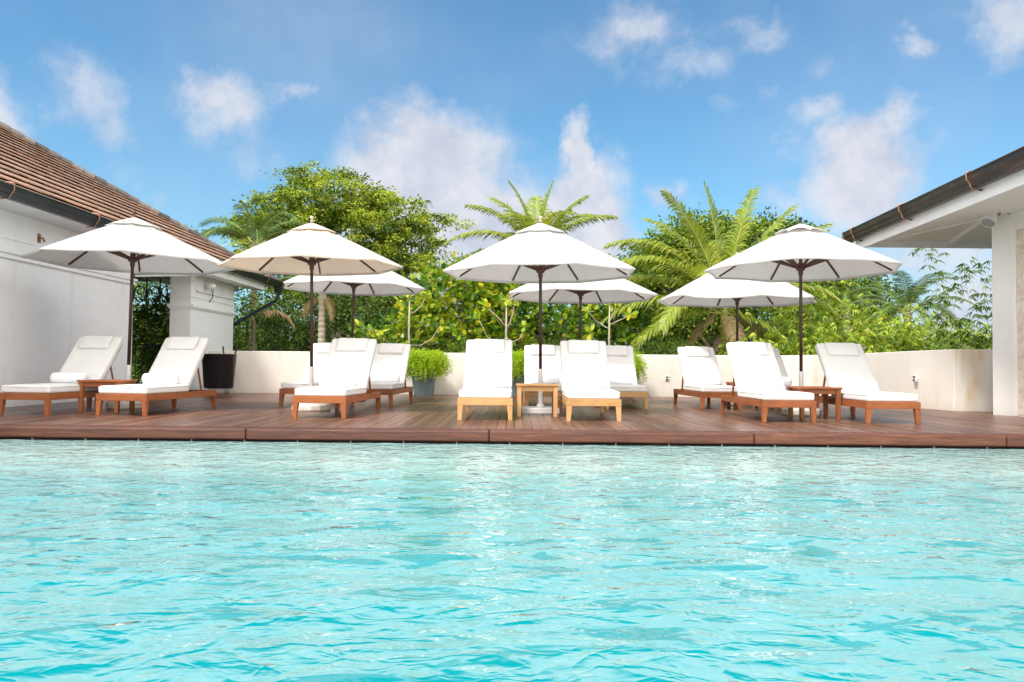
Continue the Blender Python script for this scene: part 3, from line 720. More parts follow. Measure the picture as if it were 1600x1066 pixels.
BACK = R_(49); HY, HZ = 1.08, .285; LEN = 1.90
def make_lounger(wd_, seed):
    tk = lambda a: ('pale_teak_' if wd_ == 'pale' else 'teak_') + a
    t = empty('sun_lounger')
    b = MB(); X = .345
    b.box(-X, -X + .035, .0405, LEN - .0405, .19, .275); b.build('side_rail', tk('y'), t, bevel=.004)
    b = MB(); b.box(X - .035, X, .0405, LEN - .0405, .19, .275); b.build('side_rail', tk('y'), t, bevel=.004)
    b = MB(); b.box(-X, X, 0, .04, .19, .277); b.build('end_rail', tk('x'), t, bevel=.004)
    for (ya, yb, za, zb, xx, nm) in ((LEN - .04, LEN, .19, .277, X, 'end_rail'), (1.32, 1.36, .2, .25, X - .036, 'crossbar'), (1.56, 1.60, .2, .245, X - .036, 'crossbar')):
        b = MB(); b.box(-xx, xx, ya, yb, za, zb); b.build(nm, tk('x'), t, bevel=.004)
    b = MB()
    for k in range(11): b.box(-X + .036, X - .036, .07 + k * .093, .07 + k * .093 + .06, .245, .268)
    b.build('seat_slats', tk('x'), t)
    for sx_ in (-1, 1):
        for (ya, yb, fy) in ((.002, .062, 1), (LEN - .062, LEN - .002, -1)):
            xo = sx_ * (X - .002); xi = sx_ * (X - .072); xb = sx_ * (X - .052)
            top = (min(xo, xi), max(xo, xi), ya, yb); bot = (min(xo, xb), max(xo, xb), ya if fy > 0 else ya + .015, yb - .015 if fy > 0 else yb)
            b = MB(); b.taper(bot, top, 0, .189); b.build('leg', tk('z'), t, bevel=.003)
    # back: hinged frame, prop, cushion
    RB = Matrix.Translation((0, HY, HZ)) @ Matrix.Rotation(BACK, 4, 'X')
    b = MB()
    for s_ in (-1, 1): b.box(s_ * .285 - .016, s_ * .285 + .016, 0, .90, -.034, -.002, mat=RB)
    for k in range(8): b.box(-.268, .268, .05 + k * .11, .05 + k * .11 + .06, -.028, -.010, mat=RB)
    b.build('back_frame', tk('y'), t)
    a_ = RB @ Vector((0, .52, -.05))
    b = MB()
    for s_ in (-1, 1): b.tube([(s_ * .26, a_.y, a_.z), (s_ * .26, 1.60, .25)], .016, 4)
    b.tube([(-.30, 1.60, .262), (.30, 1.60, .262)], .014, 6); b.build('back_prop', tk('z'), t)
    sc_ = add_bm('seat_cushion', cushion_mesh(.665, 1.10, .10, seed, .028), 'cushion', t, Matrix.Translation((0, .57, .327)))
    bc = add_bm('back_cushion', cushion_mesh(.67, .93, .10, seed + 3, .03, wr=.006), 'cushion', t, RB @ Matrix.Translation((0, .485, .048)))
    pl = add_bm('pillow', cushion_mesh(.44, .235, .05, seed + 5, .022, 10, .003, .012), 'cushion', t, RB @ Matrix.Translation((.0, .80, .125)))
    # seam piping round the cushion edges
    b = MB()
    def loop(mt, w2, l2, z, r_=.0045):
        P = []
        for (cx_, cy_, a0) in ((w2 - .03, l2 - .03, 0), (-w2 + .03, l2 - .03, 90), (-w2 + .03, -l2 + .03, 180), (w2 - .03, -l2 + .03, 270)):
            for k in range(4): a = R_(a0 + k * 30); P.append(mt @ Vector((cx_ + .034 * math.cos(a), cy_ + .034 * math.sin(a), z)))
        P.append(P[0]); b.tube(P, r_, 5)
    loop(Matrix.Translation((0, .57, .327)), .329, .547, .030); loop(RB @ Matrix.Translation((0, .485, .048)), .324, .461, .030)
    loop(RB @ Matrix.Translation((.0, .80, .125)), .217, .114, -.004, .004)
    b.build('piping', 'cushion', t, smooth=True)
    return t


def make_towel():
    b = MB(); n = 22; Lh = .25; prof = []
    vs = []; rings = [(-Lh, .060), (-Lh + .012, .074), (-Lh + .05, .079), (-.08, .081), (.05, .079), (.14, .081), (Lh - .05, .078), (Lh - .012, .074), (Lh, .060)]
    for (x_, r_) in rings:
        for k in range(n):
            a = 2 * math.pi * k / n; rr = r_ * (1 + .03 * math.sin(2 * a + x_ * 9)) + (.006 if k == 4 else 0)
            z = rr * math.sin(a); z = max(z, -.068)
            vs.append((x_, rr * math.cos(a) * 1.06, z + .068))
    fs = [(i * n + k, (i + 1) * n + k, (i + 1) * n + (k + 1) % n, i * n + (k + 1) % n) for i in range(len(rings) - 1) for k in range(n)]
    fs += [tuple(range(n)), tuple(reversed(range((len(rings) - 1) * n, len(rings) * n)))]
    b.add(vs, fs)
    for s_ in (-1, 1):     # the rolled layers on each end
        P = [(s_ * (Lh + .001), (.012 + .0065 * j) * math.cos(j * .75), .068 + (.012 + .0065 * j) * math.sin(j * .75)) for j in range(8)]
        b.tube(P, .006, 5)
    o_ = b.build('rolled_towel', 'towel', smooth=True); return o_


LG = [  # x, y(foot end), turn in degrees, pale teak?, label, towel label
    (-6.24, 10.24, -5, 0, 'brown lounger closest to the white house wall, at the left end of the front row', 'rolled white towel on the lounger closest to the house wall'),
    (-4.99, 10.24, -6, 0, 'brown lounger with its back beside the black tub and its foot towards the pool', 'rolled white towel on the lounger beside the black tub'),
    (-2.43, 10.12, -4, 0, 'brown lounger under the beige umbrella, standing over its round base', 'rolled white towel on the lounger under the beige umbrella'),
    (-.33, 10.02, 0, 1, 'pale teak lounger facing straight ahead, left of the pale teak table', 'rolled white towel on the pale lounger left of the pale table'),
    (1.035, 10.04, 0, 1, 'pale teak front lounger right of the pale teak table', 'rolled white towel on the pale front lounger right of the pale table'),
    (3.52, 10.14, 1, 0, 'orange brown front lounger left of the right-hand side table', 'rolled white towel on the front lounger left of the right-hand table'),
    (4.82, 10.1, 1, 0, 'orange brown lounger at the right end of the front row, wooden back frame showing', 'rolled white towel on the right end lounger of the front row'),
    (-3.42, 12.95, -4, 0, 'brown back row lounger half hidden behind the one under the beige umbrella', 'rolled white towel on the back row lounger half hidden at the left'),
    (-2.27, 12.98, -3, 0, 'brown back row lounger beside the left fern planter', 'rolled white towel on the lounger beside the left fern planter'),
    (.56, 12.95, 0, 1, 'pale back row lounger seen behind the pole and the pale teak table', 'rolled white towel behind the umbrella pole and pale table'),
    (1.87, 12.95, 0, 1, 'pale back row lounger in front of the right fern planter', 'rolled white towel on the back lounger near the right fern planter'),
    (3.44, 13.1, 2, 0, 'brown back row lounger standing in front of the coconut palm', 'rolled white towel on the back lounger before the coconut palm'),
    (4.66, 13.0, 4, 0, 'back row lounger mostly hidden, between the wavy umbrella and the right front pole', 'rolled white towel on the mostly hidden back row lounger')]
protos = [make_lounger('brown', 1.3), make_lounger('pale', 7.7), make_lounger('brown', 13.1)]
used = [False] * 3; tw = None
rr_ = random.Random(4)
for i, (x, y, a, p, lab, tl) in enumerate(LG):
    k = 1 if p else (0 if i % 2 == 0 else 2)
    o_ = protos[k] if not used[k] else copy_tree(protos[k]); used[k] = True
    o_.location = (x, y, 0); o_.rotation_euler = (0, 0, R_(a)); tag(o_, lab, 'sun lounger', 'sun loungers with white cushions')
    if tw is None: tw = make_towel(); t_ = tw
    else: t_ = tw.copy(); col.objects.link(t_)
    ox = rr_.uniform(-.04, .03); oy = .955
    t_.location = (x + ox * math.cos(R_(a)) - oy * math.sin(R_(a)), y + oy * math.cos(R_(a)) + ox * math.sin(R_(a)), .384)
    t_.rotation_euler = (0, 0, R_(a + rr_.uniform(-3, 3))); tag(t_, tl, 'towel', 'rolled towels on the loungers')


def make_table(kind):
    tk = lambda a: ('pale_teak_' if kind == 'pale' else 'teak_') + a
    t = empty('side_table'); X, Yh = .245, .215
    b = MB(); b.box(-.29, .29, -.26, -.215, .412, .437); b.box(-.29, .29, .215, .26, .412, .437)
    for k in range(5): y0 = -.211 + k * .085; b.box(-.284, .284, y0, y0 + .081, .413, .435)
    b.build('tabletop', tk('x'), t, bevel=.004)
    b = MB(); b.box(-X + .02, X - .02, -Yh - .012, -Yh + .008, .345, .411); b.box(-X + .02, X - .02, Yh - .008, Yh + .012, .345, .411)
    b.box(-X - .012, -X + .008, -Yh + .02, Yh - .02, .345, .411); b.box(X - .008, X + .012, -Yh + .02, Yh - .02, .345, .411); b.build('apron', tk('x'), t, bevel=.003)
    for s_ in (-1, 1):
        for u_ in (-1, 1):
            b = MB(); x0, y0 = s_ * X, u_ * Yh; b.taper((x0 - .026, x0 + .026, y0 - .026, y0 + .026), (x0 - .03, x0 + .03, y0 - .03, y0 + .03), 0, .4115); b.build('leg', tk('z'), t, bevel=.003)
    return t


tb = make_table('brown'); tp = make_table('pale')
G_ = 'small teak side tables between the loungers'
tb.location = (-5.60, 11.1, 0); tag(tb, 'reddish brown side table between the two left front loungers', 'side table', G_)
tp.location = (.35, 11.05, 0); tag(tp, 'pale teak side table in front of the square umbrella base', 'side table', G_)
for (x, y, l_) in ((4.16, 11.02, 'orange brown side table between the two right front loungers'), (4.03, 13.75, 'brown side table in the back row, half hidden behind a white cushion')):
    c_ = copy_tree(tb); c_.location = (x, y, 0); tag(c_, l_, 'side table', G_)

# ------------------------------------------------------------------ black tub
t = tag(empty('drinks_tub', (-6.42, 17.55, 0)), 'tapered black drinks tub on thin hairpin legs by the garden wall', 'tub')
b = MB(); b.lathe([(.30, .12), (.315, .14), (.375, .86), (.385, .87), (.365, .875), (.35, .84), (.30, .30), (0, .30)], 32, sy=.8); b.build('tub', 'black_tub', t, smooth=False, bevel=0)
for o_ in t.children: o_.data.polygons.foreach_set('use_smooth', [True] * len(o_.data.polygons))
for (x, y) in ((-.2, -.12), (.2, -.12), (-.16, .14), (.16, .14)):
    b = MB(); b.tube([(x - .045, y, .13), (x - .006, y, .005), (x + .006, y, .005), (x + .045, y, .13)], .006, 6); b.build('leg', 'iron', t)
for (x, l_) in ((.10, -.02), (.34, .06)):
    b = MB(); b.tube([(x, 0, .86), (x + l_ * .5, 0, .95), (x + l_, 0, 1.04)], [.014, .018, .02], 8); b.build('handle', 'black_tub', t)


# ------------------------------------------------------------------ foliage builders
def unit(v): return v / np.maximum(np.linalg.norm(v, axis=-1, keepdims=True), 1e-9)


def leaves(P, Ld, N, L, W, shape='quad', fold=0.0):
    """P base points, Ld leaf direction, N leaf normal; returns polygons"""
    Ld = unit(Ld); S_ = unit(np.cross(N, Ld)); N = unit(np.cross(Ld, S_)); L = L[:, None]; W = W[:, None]
    if shape == 'quad':
        return np.stack([P, P + Ld * L * .5 + S_ * W * .5 , P + Ld * L - N * L * .10, P + Ld * L * .5 - S_ * W * .5], 1), 4
    if shape == 'round':
        return np.stack([P, P + Ld * L * .35 + S_ * W * .38, P + Ld * L * .72 + S_ * W * .5, P + Ld * L + S_ * W * .12, P + Ld * L - S_ * W * .12, P + Ld * L * .72 - S_ * W * .5, P + Ld * L * .35 - S_ * W * .38], 1), 7
    return np.stack([P, P + Ld * L * .3 + S_ * W * .5, P + Ld * L * .6 + S_ * W * .4 - N * L * .06, P + Ld * L - N * L * .2, P + Ld * L * .6 - S_ * W * .4 - N * L * .06, P + Ld * L * .3 - S_ * W * .5], 1), 6


def crown(name, blobs, n, L, W, mat, seed, parent=None, shape='quad', csize=.55, cn=26, shell=.55, tmean=.5, tvar=.22, droop=.25, up=.5, flat=.6):
    """blobs (x,y,z,rx,ry,rz): twig clusters fill each blob, thicker towards its skin; each cluster carries its own leaves"""
    rg = np.random.default_rng(seed); vol = np.array([(b_[3] * b_[4] * b_[5]) ** .72 for b_ in blobs]); vol /= vol.sum()
    ncl = max(1, n // cn); which = rg.choice(len(blobs), ncl, p=vol); B_ = np.array(blobs, float)[which]
    d = unit(rg.normal(size=(ncl, 3))); r = shell + (1 - shell) * rg.random(ncl) ** .6; r *= (1 + .16 * rg.normal(size=ncl) * .6)
    C_ = B_[:, :3] + d * r[:, None] * B_[:, 3:]
    ctint = rg.normal(tmean, tvar * .6, ncl)
    csz = csize * rg.uniform(.55, 1.3, ncl)
    ci = np.repeat(np.arange(ncl), cn); m_ = len(ci)
    off = rg.normal(size=(m_, 3)) * .42; off[:, 2] *= flat
    P = C_[ci] + off * csz[ci][:, None]
    out = unit(off + d[ci] * .6 + rg.normal(size=(m_, 3)) * .35); out[:, 2] -= droop
    N_ = unit(rg.normal(size=(m_, 3)) * .55 + np.array([0, 0, up]) + d[ci] * .35)
    LL = L * rg.uniform(.6, 1.25, m_); WW = W * rg.uniform(.7, 1.2, m_)
    V, k = leaves(P, out, N_, LL, WW, shape)
    return npmesh(name, V, k, mat, ctint[ci] + rg.normal(0, tvar * .55, m_), parent), C_


def limbs(b, base, top, C_, seed, n=14, r0=.2, rl=.07):
    rg = random.Random(seed); base = Vector(base); top = Vector(top)
    P = [base + (top - base) * k / 5 + Vector((rg.uniform(-1, 1), rg.uniform(-1, 1), 0)) * r0 * .7 * (0 if k == 0 else 1) for k in range(6)]
    b.tube(P, [r0 * (1 - .1 * k) for k in range(6)], 9)
    cs = [Vector(C_[int(rg.random() * len(C_))]) for _ in range(n)]
    for c in cs:
        s_ = P[rg.choice([2, 3, 4, 5])]; mid = s_ * .5 + c * .5 + Vector((rg.uniform(-.4, .4), rg.uniform(-.4, .4), rg.uniform(-.1, .5)))
        q1 = s_ * .75 + mid * .25 + Vector((0, 0, .1)); b.tube([s_, q1, mid, mid * .4 + c * .6 + Vector((rg.uniform(-.2, .2), 0, .1)), c], [rl, rl * .85, rl * .6, rl * .35, rl * .12], 6)
        for _ in range(2):
            c2 = c * .85 + mid * .15 + Vector((rg.uniform(-.4, .4), rg.uniform(-.4, .4), rg.uniform(-.2, .2))); b.tube([mid, mid * .5 + c2 * .5 + Vector((0, 0, .15)), c2], [rl * .5, rl * .3, rl * .1], 5)


def tree(name, loc, blobs, n, L, W, mat, seed, label, group=None, r0=.2, bark='bark', cat='tree', nl=14, base_z=-.9, top=None, **k):
    t = tag(empty(name, loc), label, cat, group)
    o_, C_ = crown('crown', blobs, n, L, W, mat, seed, t, **k)
    b = MB(); zt = top if top is not None else np.mean([q_[2] for q_ in blobs])
    limbs(b, (0, 0, base_z), (0, 0, zt), C_, seed, nl, r0, r0 * .38); b.build('trunk', bark, t, smooth=True)
    return t


def frond(b, o, az, el_, Lf, droop, nleaf, lw, ll, mat_t=.62, seed=0, hang=.52, twist=0, vup=.30, base_bare=.12, up_t=.0):
    """one feather leaf: arching rachis with separate leaflets on both sides"""
    rg = random.Random(seed); o = Vector(o); h = Vector((math.sin(az), math.cos(az), 0)); n = 16; P = []
    p = o.copy(); e0 = el_
    for i in range(n + 1):
        P.append(p.copy()); u_ = i / n; e1 = e0 - droop * (u_ ** 1.25)
        p = p + (h * math.cos(e1) + Vector((0, 0, math.sin(e1)))) * (Lf / n)
    b.cur = 1; b.tube(P, [.028 * (1 - .85 * i / n) * (Lf / 3) + .003 for i in range(n + 1)], 5, .6); b.cur = 0
    side = Vector((h.y, -h.x, 0))
    for j in range(nleaf):
        u_ = base_bare + (1 - base_bare) * (j + .5) / nleaf; f_ = u_ * n; i = min(int(f_), n - 1); q_ = P[i].lerp(P[i + 1], f_ - i)
        d = (P[i + 1] - P[i]).normalized(); nrm_ = side.cross(d).normalized()
        if nrm_.z < 0 and abs(d.z) < .95: nrm_ = -nrm_
        prof_ = math.sin(math.pi * min(1, .20 + u_ * .74)) ** .7
        for s_ in (-1, 1):
            ln = ll * prof_ * rg.uniform(.85, 1.1) + .05
            sw = .5 + .7 * u_; v1 = (side * s_ + d * sw + nrm_ * (vup + rg.uniform(-.12, .12))).normalized()
            v2 = (v1 + Vector((0, 0, -hang * rg.uniform(.6, 1.3)))).normalized(); v3 = (v2 + Vector((0, 0, -hang * .9))).normalized()
            a0 = q_; a1 = a0 + v1 * ln * .35; a2 = a1 + v2 * ln * .35; a3 = a2 + v3 * ln * .30
            wv = d * (lw * .5); t_ = mat_t + rg.uniform(-.28, .28) + .15 * (.5 - u_) + up_t
            b.add([a0 - wv * .5, a0 + wv * .5, a1 + wv, a1 - wv, a2 + wv * .8, a2 - wv * .8, a3], [(0, 1, 2, 3), (3, 2, 4, 5), (5, 4, 6)], min(1, max(0, t_)))


def palm(name, loc, ztop, fr, label, mat='leaf_palm', trunk='pale_bark', r0=.13, lean=(0, 0), seed=0, rings=True, cat='palm tree', stem_t='frond_stem', group=None):
    t = tag(empty(name, loc), label, cat, group); z0 = -.9; b = MB(); rg = random.Random(seed); n = int((ztop - z0) / .07)
    P = []; rr = []
    for k in range(n + 1):
        u_ = k / n; P.append((lean[0] * u_ * u_, lean[1] * u_ * u_, z0 + (ztop - z0) * u_)); rr.append(r0 * (1.15 - .3 * u_) * (1 + (.10 if k % 2 else -.04) * (1 if rings else .3)) * (1.3 if u_ > .93 else 1))
    b.tube(P, rr, 12); b.build('trunk', trunk, t)
    for i, f_ in enumerate(fr):
        az, e_, Lf, dr, nl_, lw, ll = f_[:7]; kw = f_[7] if len(f_) > 7 else {}
        b = MB(); o_ = (lean[0] + .06 * math.sin(R_(az)), lean[1] + .06 * math.cos(R_(az)), ztop - .05 + rg.uniform(-.05, .08))
        kw2 = dict(kw); mt_ = kw2.pop('mat', mat)
        frond(b, o_, R_(az), R_(e_), Lf, R_(dr), int(nl_ * 1.5), lw * (.85 if mat == 'leaf_palm' else .62), ll * (1.1 if mat == 'leaf_palm' else 1), seed=seed * 97 + i, **kw2)
        b.build('frond', [mt_, stem_t], t, tint=True, fix=False)
    return t


# ------------------------------------------------------------------ planting
# big spreading tree (left)
bt = [(-.2, 0, 7.0, 2.2, 2.2, 1.0), (1.7, .3, 6.4, 1.8, 1.8, 1.1), (-2.0, -.2, 6.2, 1.8, 1.8, 1.1), (-3.4, 0, 5.9, 1.1, 1.1, .7), (2.6, .4, 5.2, 1.3, 1.5, 1.2), (.3, -.8, 5.4, 2.6, 2.0, 1.2),
      (-2.3, -.4, 4.6, 1.9, 1.6, 1.2), (2.2, -.4, 3.9, 1.6, 1.6, 1.3), (-1.0, .2, 8.0, 1.1, 1.1, .4), (-2.4, .1, 7.7, .9, .7, .35), (3.5, .6, 6.3, .8, .6, .35), (4.3, .6, 6.35, .35, .4, .2), (0, -.6, 3.6, 2.4, 1.6, 1.2)]
tree('spreading_tree', (-6.6, 31, 0), bt, 68000, .14, .078, 'leaf_tree', 21, 'tall spreading tree with forked pale limbs behind the beige umbrella', r0=.34, nl=30, csize=.48, cn=75, shell=.5, top=5.0, tvar=.7, flat=.38, bark='pale_bark', tmean=.62)
# tree behind the coconut palm
br_ = [(-.3, 0, 6.2, 2.5, 2.0, 1.25), (-2.3, 0, 5.1, 1.8, 1.6, 1.3), (2.7, .2, 6.0, 1.9, 1.6, 1.4), (-3.6, 0, 4.6, 1.2, 1.2, .9), (.5, -.6, 4.2, 3.0, 1.6, 1.4), (3.8, 0, 4.4, 1.6, 1.4, 1.5), (-1.6, 0, 3.0, 2.6, 1.5, 1.3)]
tree('broad_tree', (9.2, 36, 0), br_, 56000, .17, .11, 'leaf_tree', 22, 'broad yellow green tree rising behind the coconut palm', r0=.3, nl=14, csize=.7, cn=30, shell=.5, top=4.0, tmean=.42, tvar=.35)
tree('broad_tree', (15.2, 37, 0), [(0, 0, 4.9, 1.9, 1.5, 1.3), (-1.6, 0, 5.6, 1.2, 1.0, .7), (1.2, 0, 3.6, 1.6, 1.3, 1.2), (-.2, 0, 3.0, 2.4, 1.4, 1.2)], 15000, .17, .10, 'leaf_tree', 23, 'rounded green tree top just left of the pavilion gutter end', r0=.25, nl=8, csize=.6, cn=30, shell=.5, top=3.6, tmean=.35, tvar=.35)
# dark evergreen screen behind the left part of the wall
for i, (x, y, h_, r_, lab) in enumerate([(-9.4, 26, 2.9, 1.7, 'dark green tree beside the house downpipe'), (-6.6, 25, 3.5, 1.6, 'dark green bushy tree behind the ringed palm trunk'), (-4.0, 26, 3.5, 1.7, 'dark green tree behind the left back row umbrella'),
                                         (-1.4, 27.5, 3.9, 1.8, 'dark green tree between the big leaved bush and the sky')]):
    tree('evergreen_tree', (x, y, 0), [(0, 0, h_ - 1.0, r_, r_ * .8, 1.1), (r_ * .5, 0, h_ - 2.0, r_ * .8, r_ * .7, 1.2), (-r_ * .5, .1, h_ - 2.3, r_ * .9, r_ * .7, 1.2), (0, 0, .5, r_ * 1.2, r_ * .7, 1.1)], 15000, .13, .055, 'leaf_dark', 30 + i, lab,
         'dark trees behind the garden wall', r0=.12, nl=9, csize=.45, cn=30, shell=.5, tmean=.5, tvar=.5)
# big leaved seaside bushes
for i, (x, y, bl, n_, tm, lab) in enumerate([
    (-1.75, 20.6, [(0, 0, 2.4, .95, .8, .75), (.7, 0, 2.9, .7, .6, .5), (-.7, 0, 1.5, .8, .7, .8), (.6, 0, 1.5, .9, .7, .8)], 2800, .62, 'big leaved yellow green bush left of the square based umbrella'),
    (-.2, 20.8, [(0, 0, 1.9, .8, .8, .8), (.3, 0, 2.7, .6, .6, .5), (-.1, 0, 1.0, 1.0, .7, .7)], 1900, .52, 'big leaved green bush right behind the square based umbrella pole'),
    (1.3, 21.2, [(0, 0, 1.3, 1.0, .8, .8), (.6, 0, 2.0, .8, .6, .6)], 1300, .3, 'darker big leaved bush behind the middle back row umbrella'),
    (3.1, 21.5, [(0, 0, 1.3, 1.0, .8, .9), (-.4, 0, 2.2, .7, .6, .6)], 1300, .35, 'dark big leaved bush left of the coconut palm'),
    (-3.6, 20.3, [(0, 0, 1.3, .5, .5, .45), (.5, 0, 1.0, .45, .4, .4)], 420, .6, 'small light green bush behind the left back row umbrella pole'),
    (.9, 23.5, [(0, 0, 3.2, 1.3, .9, .7), (1.6, 0, 3.0, 1.0, .8, .7), (-1.6, 0, 3.3, .9, .8, .6), (.5, 0, 2.2, 1.8, .9, .8)], 3000, .5, 'tall green bush wrapping the trunk of the middle palm')]):
    tree('leafy_bush', (x, y, 0), bl, n_, .185, .125, 'leaf_round', 40 + i, lab, 'big leaved bushes behind the wall', r0=.035, nl=10, csize=.32, cn=9, shell=.35, shape='round', tmean=tm, tvar=.40, droop=-.1, up=.6, bark='pale_bark', cat='bush', top=1.4)
# bare pale saplings with tufts of yellow leaves
def sapling(loc, h_, forks, seed, label):
    t = tag(empty('sapling', loc), label, 'sapling', 'pale stemmed saplings against the bushes'); b = MB(); rg = np.random.default_rng(seed); tips = []
    b.tube([(0, 0, -.9), (.02, 0, .6), (-.03, 0, h_ * .6), (-.02, 0, h_)], [.035, .03, .026, .016], 7)
    for (z, dx, dz, sag_) in forks:
        P = [(-.02, 0, z), (dx * .35, 0, z + dz * .2 + sag_), (dx * .7, 0, z + dz * .5 + sag_), (dx, 0, z + dz)]; b.tube(P, [.018, .015, .012, .008], 6); tips.append((dx, 0, z + dz))
    b.build('trunk', 'pale_bark', t, smooth=True); tips.append((-.02, 0, h_)); V = []
    for tp_ in tips:
        n_ = 9; d = unit(rg.normal(size=(n_, 3)) + np.array([0, 0, .3])); P = np.tile(np.array(tp_), (n_, 1)) + rg.normal(size=(n_, 3)) * .02
        v_, k_ = leaves(P, d, unit(rg.normal(size=(n_, 3)) + np.array([0, -1, .5])), rg.uniform(.15, .24, n_), rg.uniform(.09, .13, n_), 'round'); V.append(v_)
    V = np.concatenate(V); npmesh('crown', V, 7, 'leaf_round', rg.uniform(.6, 1, len(V)), t)
sapling((-2.5, 19.6, 0), 2.45, [(1.15, -.75, .22, -.05), (1.15, .75, .5, -.1), (1.9, .4, .5, 0)], 1, 'pale forked sapling with yellow leaves above the left fern planter')
sapling((-.12, 19.7, 0), 2.3, [(1.35, -.7, .45, -.2), (1.35, .45, .3, -.15), (1.6, .2, .75, 0), (1.6, -.55, .55, .12)], 2, 'pale forked sapling with yellow leaves beside the middle umbrella pole')
sapling((2.42, 19.7, 0), 2.2, [(1.7, .5, .25, .05), (1.6, -.55, .45, 0), (1.2, -.5, .3, -.1), (1.8, .15, .5, 0)], 3, 'pale sapling with yellow leaves right of the middle back row pole')
# feathery low plants at the foot
for i, (x, y, s_) in enumerate([(-3.2, 19.4, .8), (-1.2, 19.35, .9), (.9, 19.5, .7), (3.6, 19.4, .8)]):
    t = tag(empty('feathery_shrub', (x, y, 0)), ['dark feathery shrub just above the wall left of the left sapling', 'dark feathery shrub just above the wall behind the pale front lounger', 'dark feathery shrub just above the wall right of the middle pole', 'green feathery shrub just above the wall below the coconut fronds'][i], 'shrub', 'feathery shrubs along the wall')
    crown('foliage', [(0, 0, .9, s_ * 1.1, .5, .42), (s_ * .7, 0, .8, s_ * .7, .4, .35)], 5200, .075, .016, 'leaf_dark', 60 + i, t, csize=.28, cn=40, shell=.3, tmean=.6, tvar=.3, droop=.2)
    b = MB(); b.tube([(0, 0, -.9), (0, 0, .8)], [.03, .015], 6); b.build('stem', 'bark', t)

# palms
F = []
rg = random.Random(9)
F = [(-80, 89, 3.5, 16, 62, .05, .62), (-98, 77, 3.5, 34, 60, .05, .66), (70, 83, 3.4, 20, 60, .05, .62), (86, 70, 3.4, 30, 60, .05, .66), (104, 58, 3.4, 40, 60, .05, .7), (-84, 66, 3.8, 84, 62, .05, .8), (-100, 54, 3.7, 88, 62, .05, .85),
     (-76, 40, 3.6, 74, 60, .05, .85), (-95, 22, 3.3, 62, 60, .05, .8), (-110, 4, 3.0, 60, 56, .05, .75), (-128, 26, 2.8, 98, 56, .05, .75), (75, 46, 3.3, 68, 60, .05, .75), (92, 26, 3.1, 70, 56, .05, .7), (110, 40, 3.1, 84, 56, .05, .7),
     (150, 62, 2.7, 90, 52, .05, .7), (-155, 56, 2.8, 100, 54, .05, .7), (10, 70, 3.2, 56, 56, .05, .7), (-30, 55, 3.2, 70, 56, .05, .7), (35, 45, 3.0, 66, 56, .05, .7), (118, -8, 1.9, 50, 40, .05, .6), (-60, 74, 3.5, 52, 58, .05, .72), (-100, -30, 1.7, 55, 34, .045, .5, {'mat': 'leaf_dry', 'hang': .9}), (80, -20, 1.6, 65, 34, .045, .45, {'mat': 'leaf_dry', 'hang': .9}), (170, -35, 1.5, 50, 30, .045, .45, {'mat': 'leaf_dry', 'hang': .9})]
palm('coconut_palm', (5.62, 21.2, 0), 2.2, F, 'coconut palm with arching yellow green fronds behind the wavy umbrella', r0=.10, trunk='frond_stem', seed=1)
F = [(-88, 56, 2.6, 52, 56, .045, .56), (-80, 80, 2.35, 26, 56, .045, .52), (82, 88, 2.3, 20, 56, .045, .5), (90, 68, 2.35, 38, 56, .045, .54), (100, 48, 2.6, 56, 56, .045, .56), (-96, 34, 2.9, 70, 56, .045, .6), (-86, 12, 3.0, 60, 54, .045, .6),
     (92, 24, 2.6, 82, 54, .045, .55), (-60, 68, 2.5, 44, 54, .045, .55), (60, 60, 2.5, 60, 54, .045, .55), (150, 64, 2.3, 90, 46, .045, .5), (-150, 62, 2.3, 90, 46, .045, .5), (180, 50, 2.2, 90, 46, .045, .5), (0, 76, 2.4, 40, 46, .045, .5), (20, 45, 2.4, 70, 46, .045, .5), (-75, -20, 2.4, 40, 46, .045, .55), (-30, 45, 2.4, 70, 46, .045, .5), (-100, -25, 1.8, 60, 34, .045, .45, {'mat': 'leaf_dry', 'hang': .9}), (95, -10, 1.7, 75, 34, .045, .45, {'mat': 'leaf_dry', 'hang': .9})]
palm('coconut_palm', (.75, 24.5, 0), 4.15, F, 'coconut palm showing above the square based white umbrella', r0=.12, seed=2)
F = [(-80 + k * 26 + rg.uniform(-8, 8), rg.uniform(28, 70), rg.uniform(2.3, 2.8), rg.uniform(70, 110), 60, .035, .5) for k in range(14)]
palm('feather_palm', (-8.3, 25.6, 0), 4.5, F, 'dark feathery palm above the end of the tiled roof', mat='leaf_royal', r0=.12, seed=3)
F = [(k * 33 + rg.uniform(-8, 8), rg.uniform(50, 75), rg.uniform(.9, 1.2), rg.uniform(60, 100), 30, .035, .3) for k in range(9)] + [(-70, -30, .75, 40, 18, .05, .3, {'mat': 'leaf_dry'}), (60, -50, .6, 40, 16, .05, .28, {'mat': 'leaf_dry'}), (110, -60, .7, 30, 16, .05, .2, {'mat': 'leaf_dry'})]
palm('ringed_palm', (-5.05, 21.2, 0), 2.55, F, 'slim palm with a ringed pale trunk behind the left back row umbrella', mat='leaf_royal', r0=.10, seed=4)
F = [(k * 24 + rg.uniform(-6, 6), rg.uniform(12, 78), rg.uniform(2.1, 2.6), rg.uniform(80, 120), 52, .04, .42) for k in range(16)]
palm('royal_palm', (14.35, 29, 0), 2.75, F, 'dark green royal palm left of the pavilion column', mat='leaf_royal', r0=.14, seed=5)
F = [(k * 30 + rg.uniform(-6, 6), rg.uniform(20, 75), rg.uniform(1.6, 2.0), rg.uniform(90, 130), 44, .04, .4) for k in range(12)]
palm('royal_palm', (13.4, 32, 0), 3.2, F, 'dark drooping palm behind the right front umbrella canopy', mat='leaf_royal', r0=.14, seed=6)
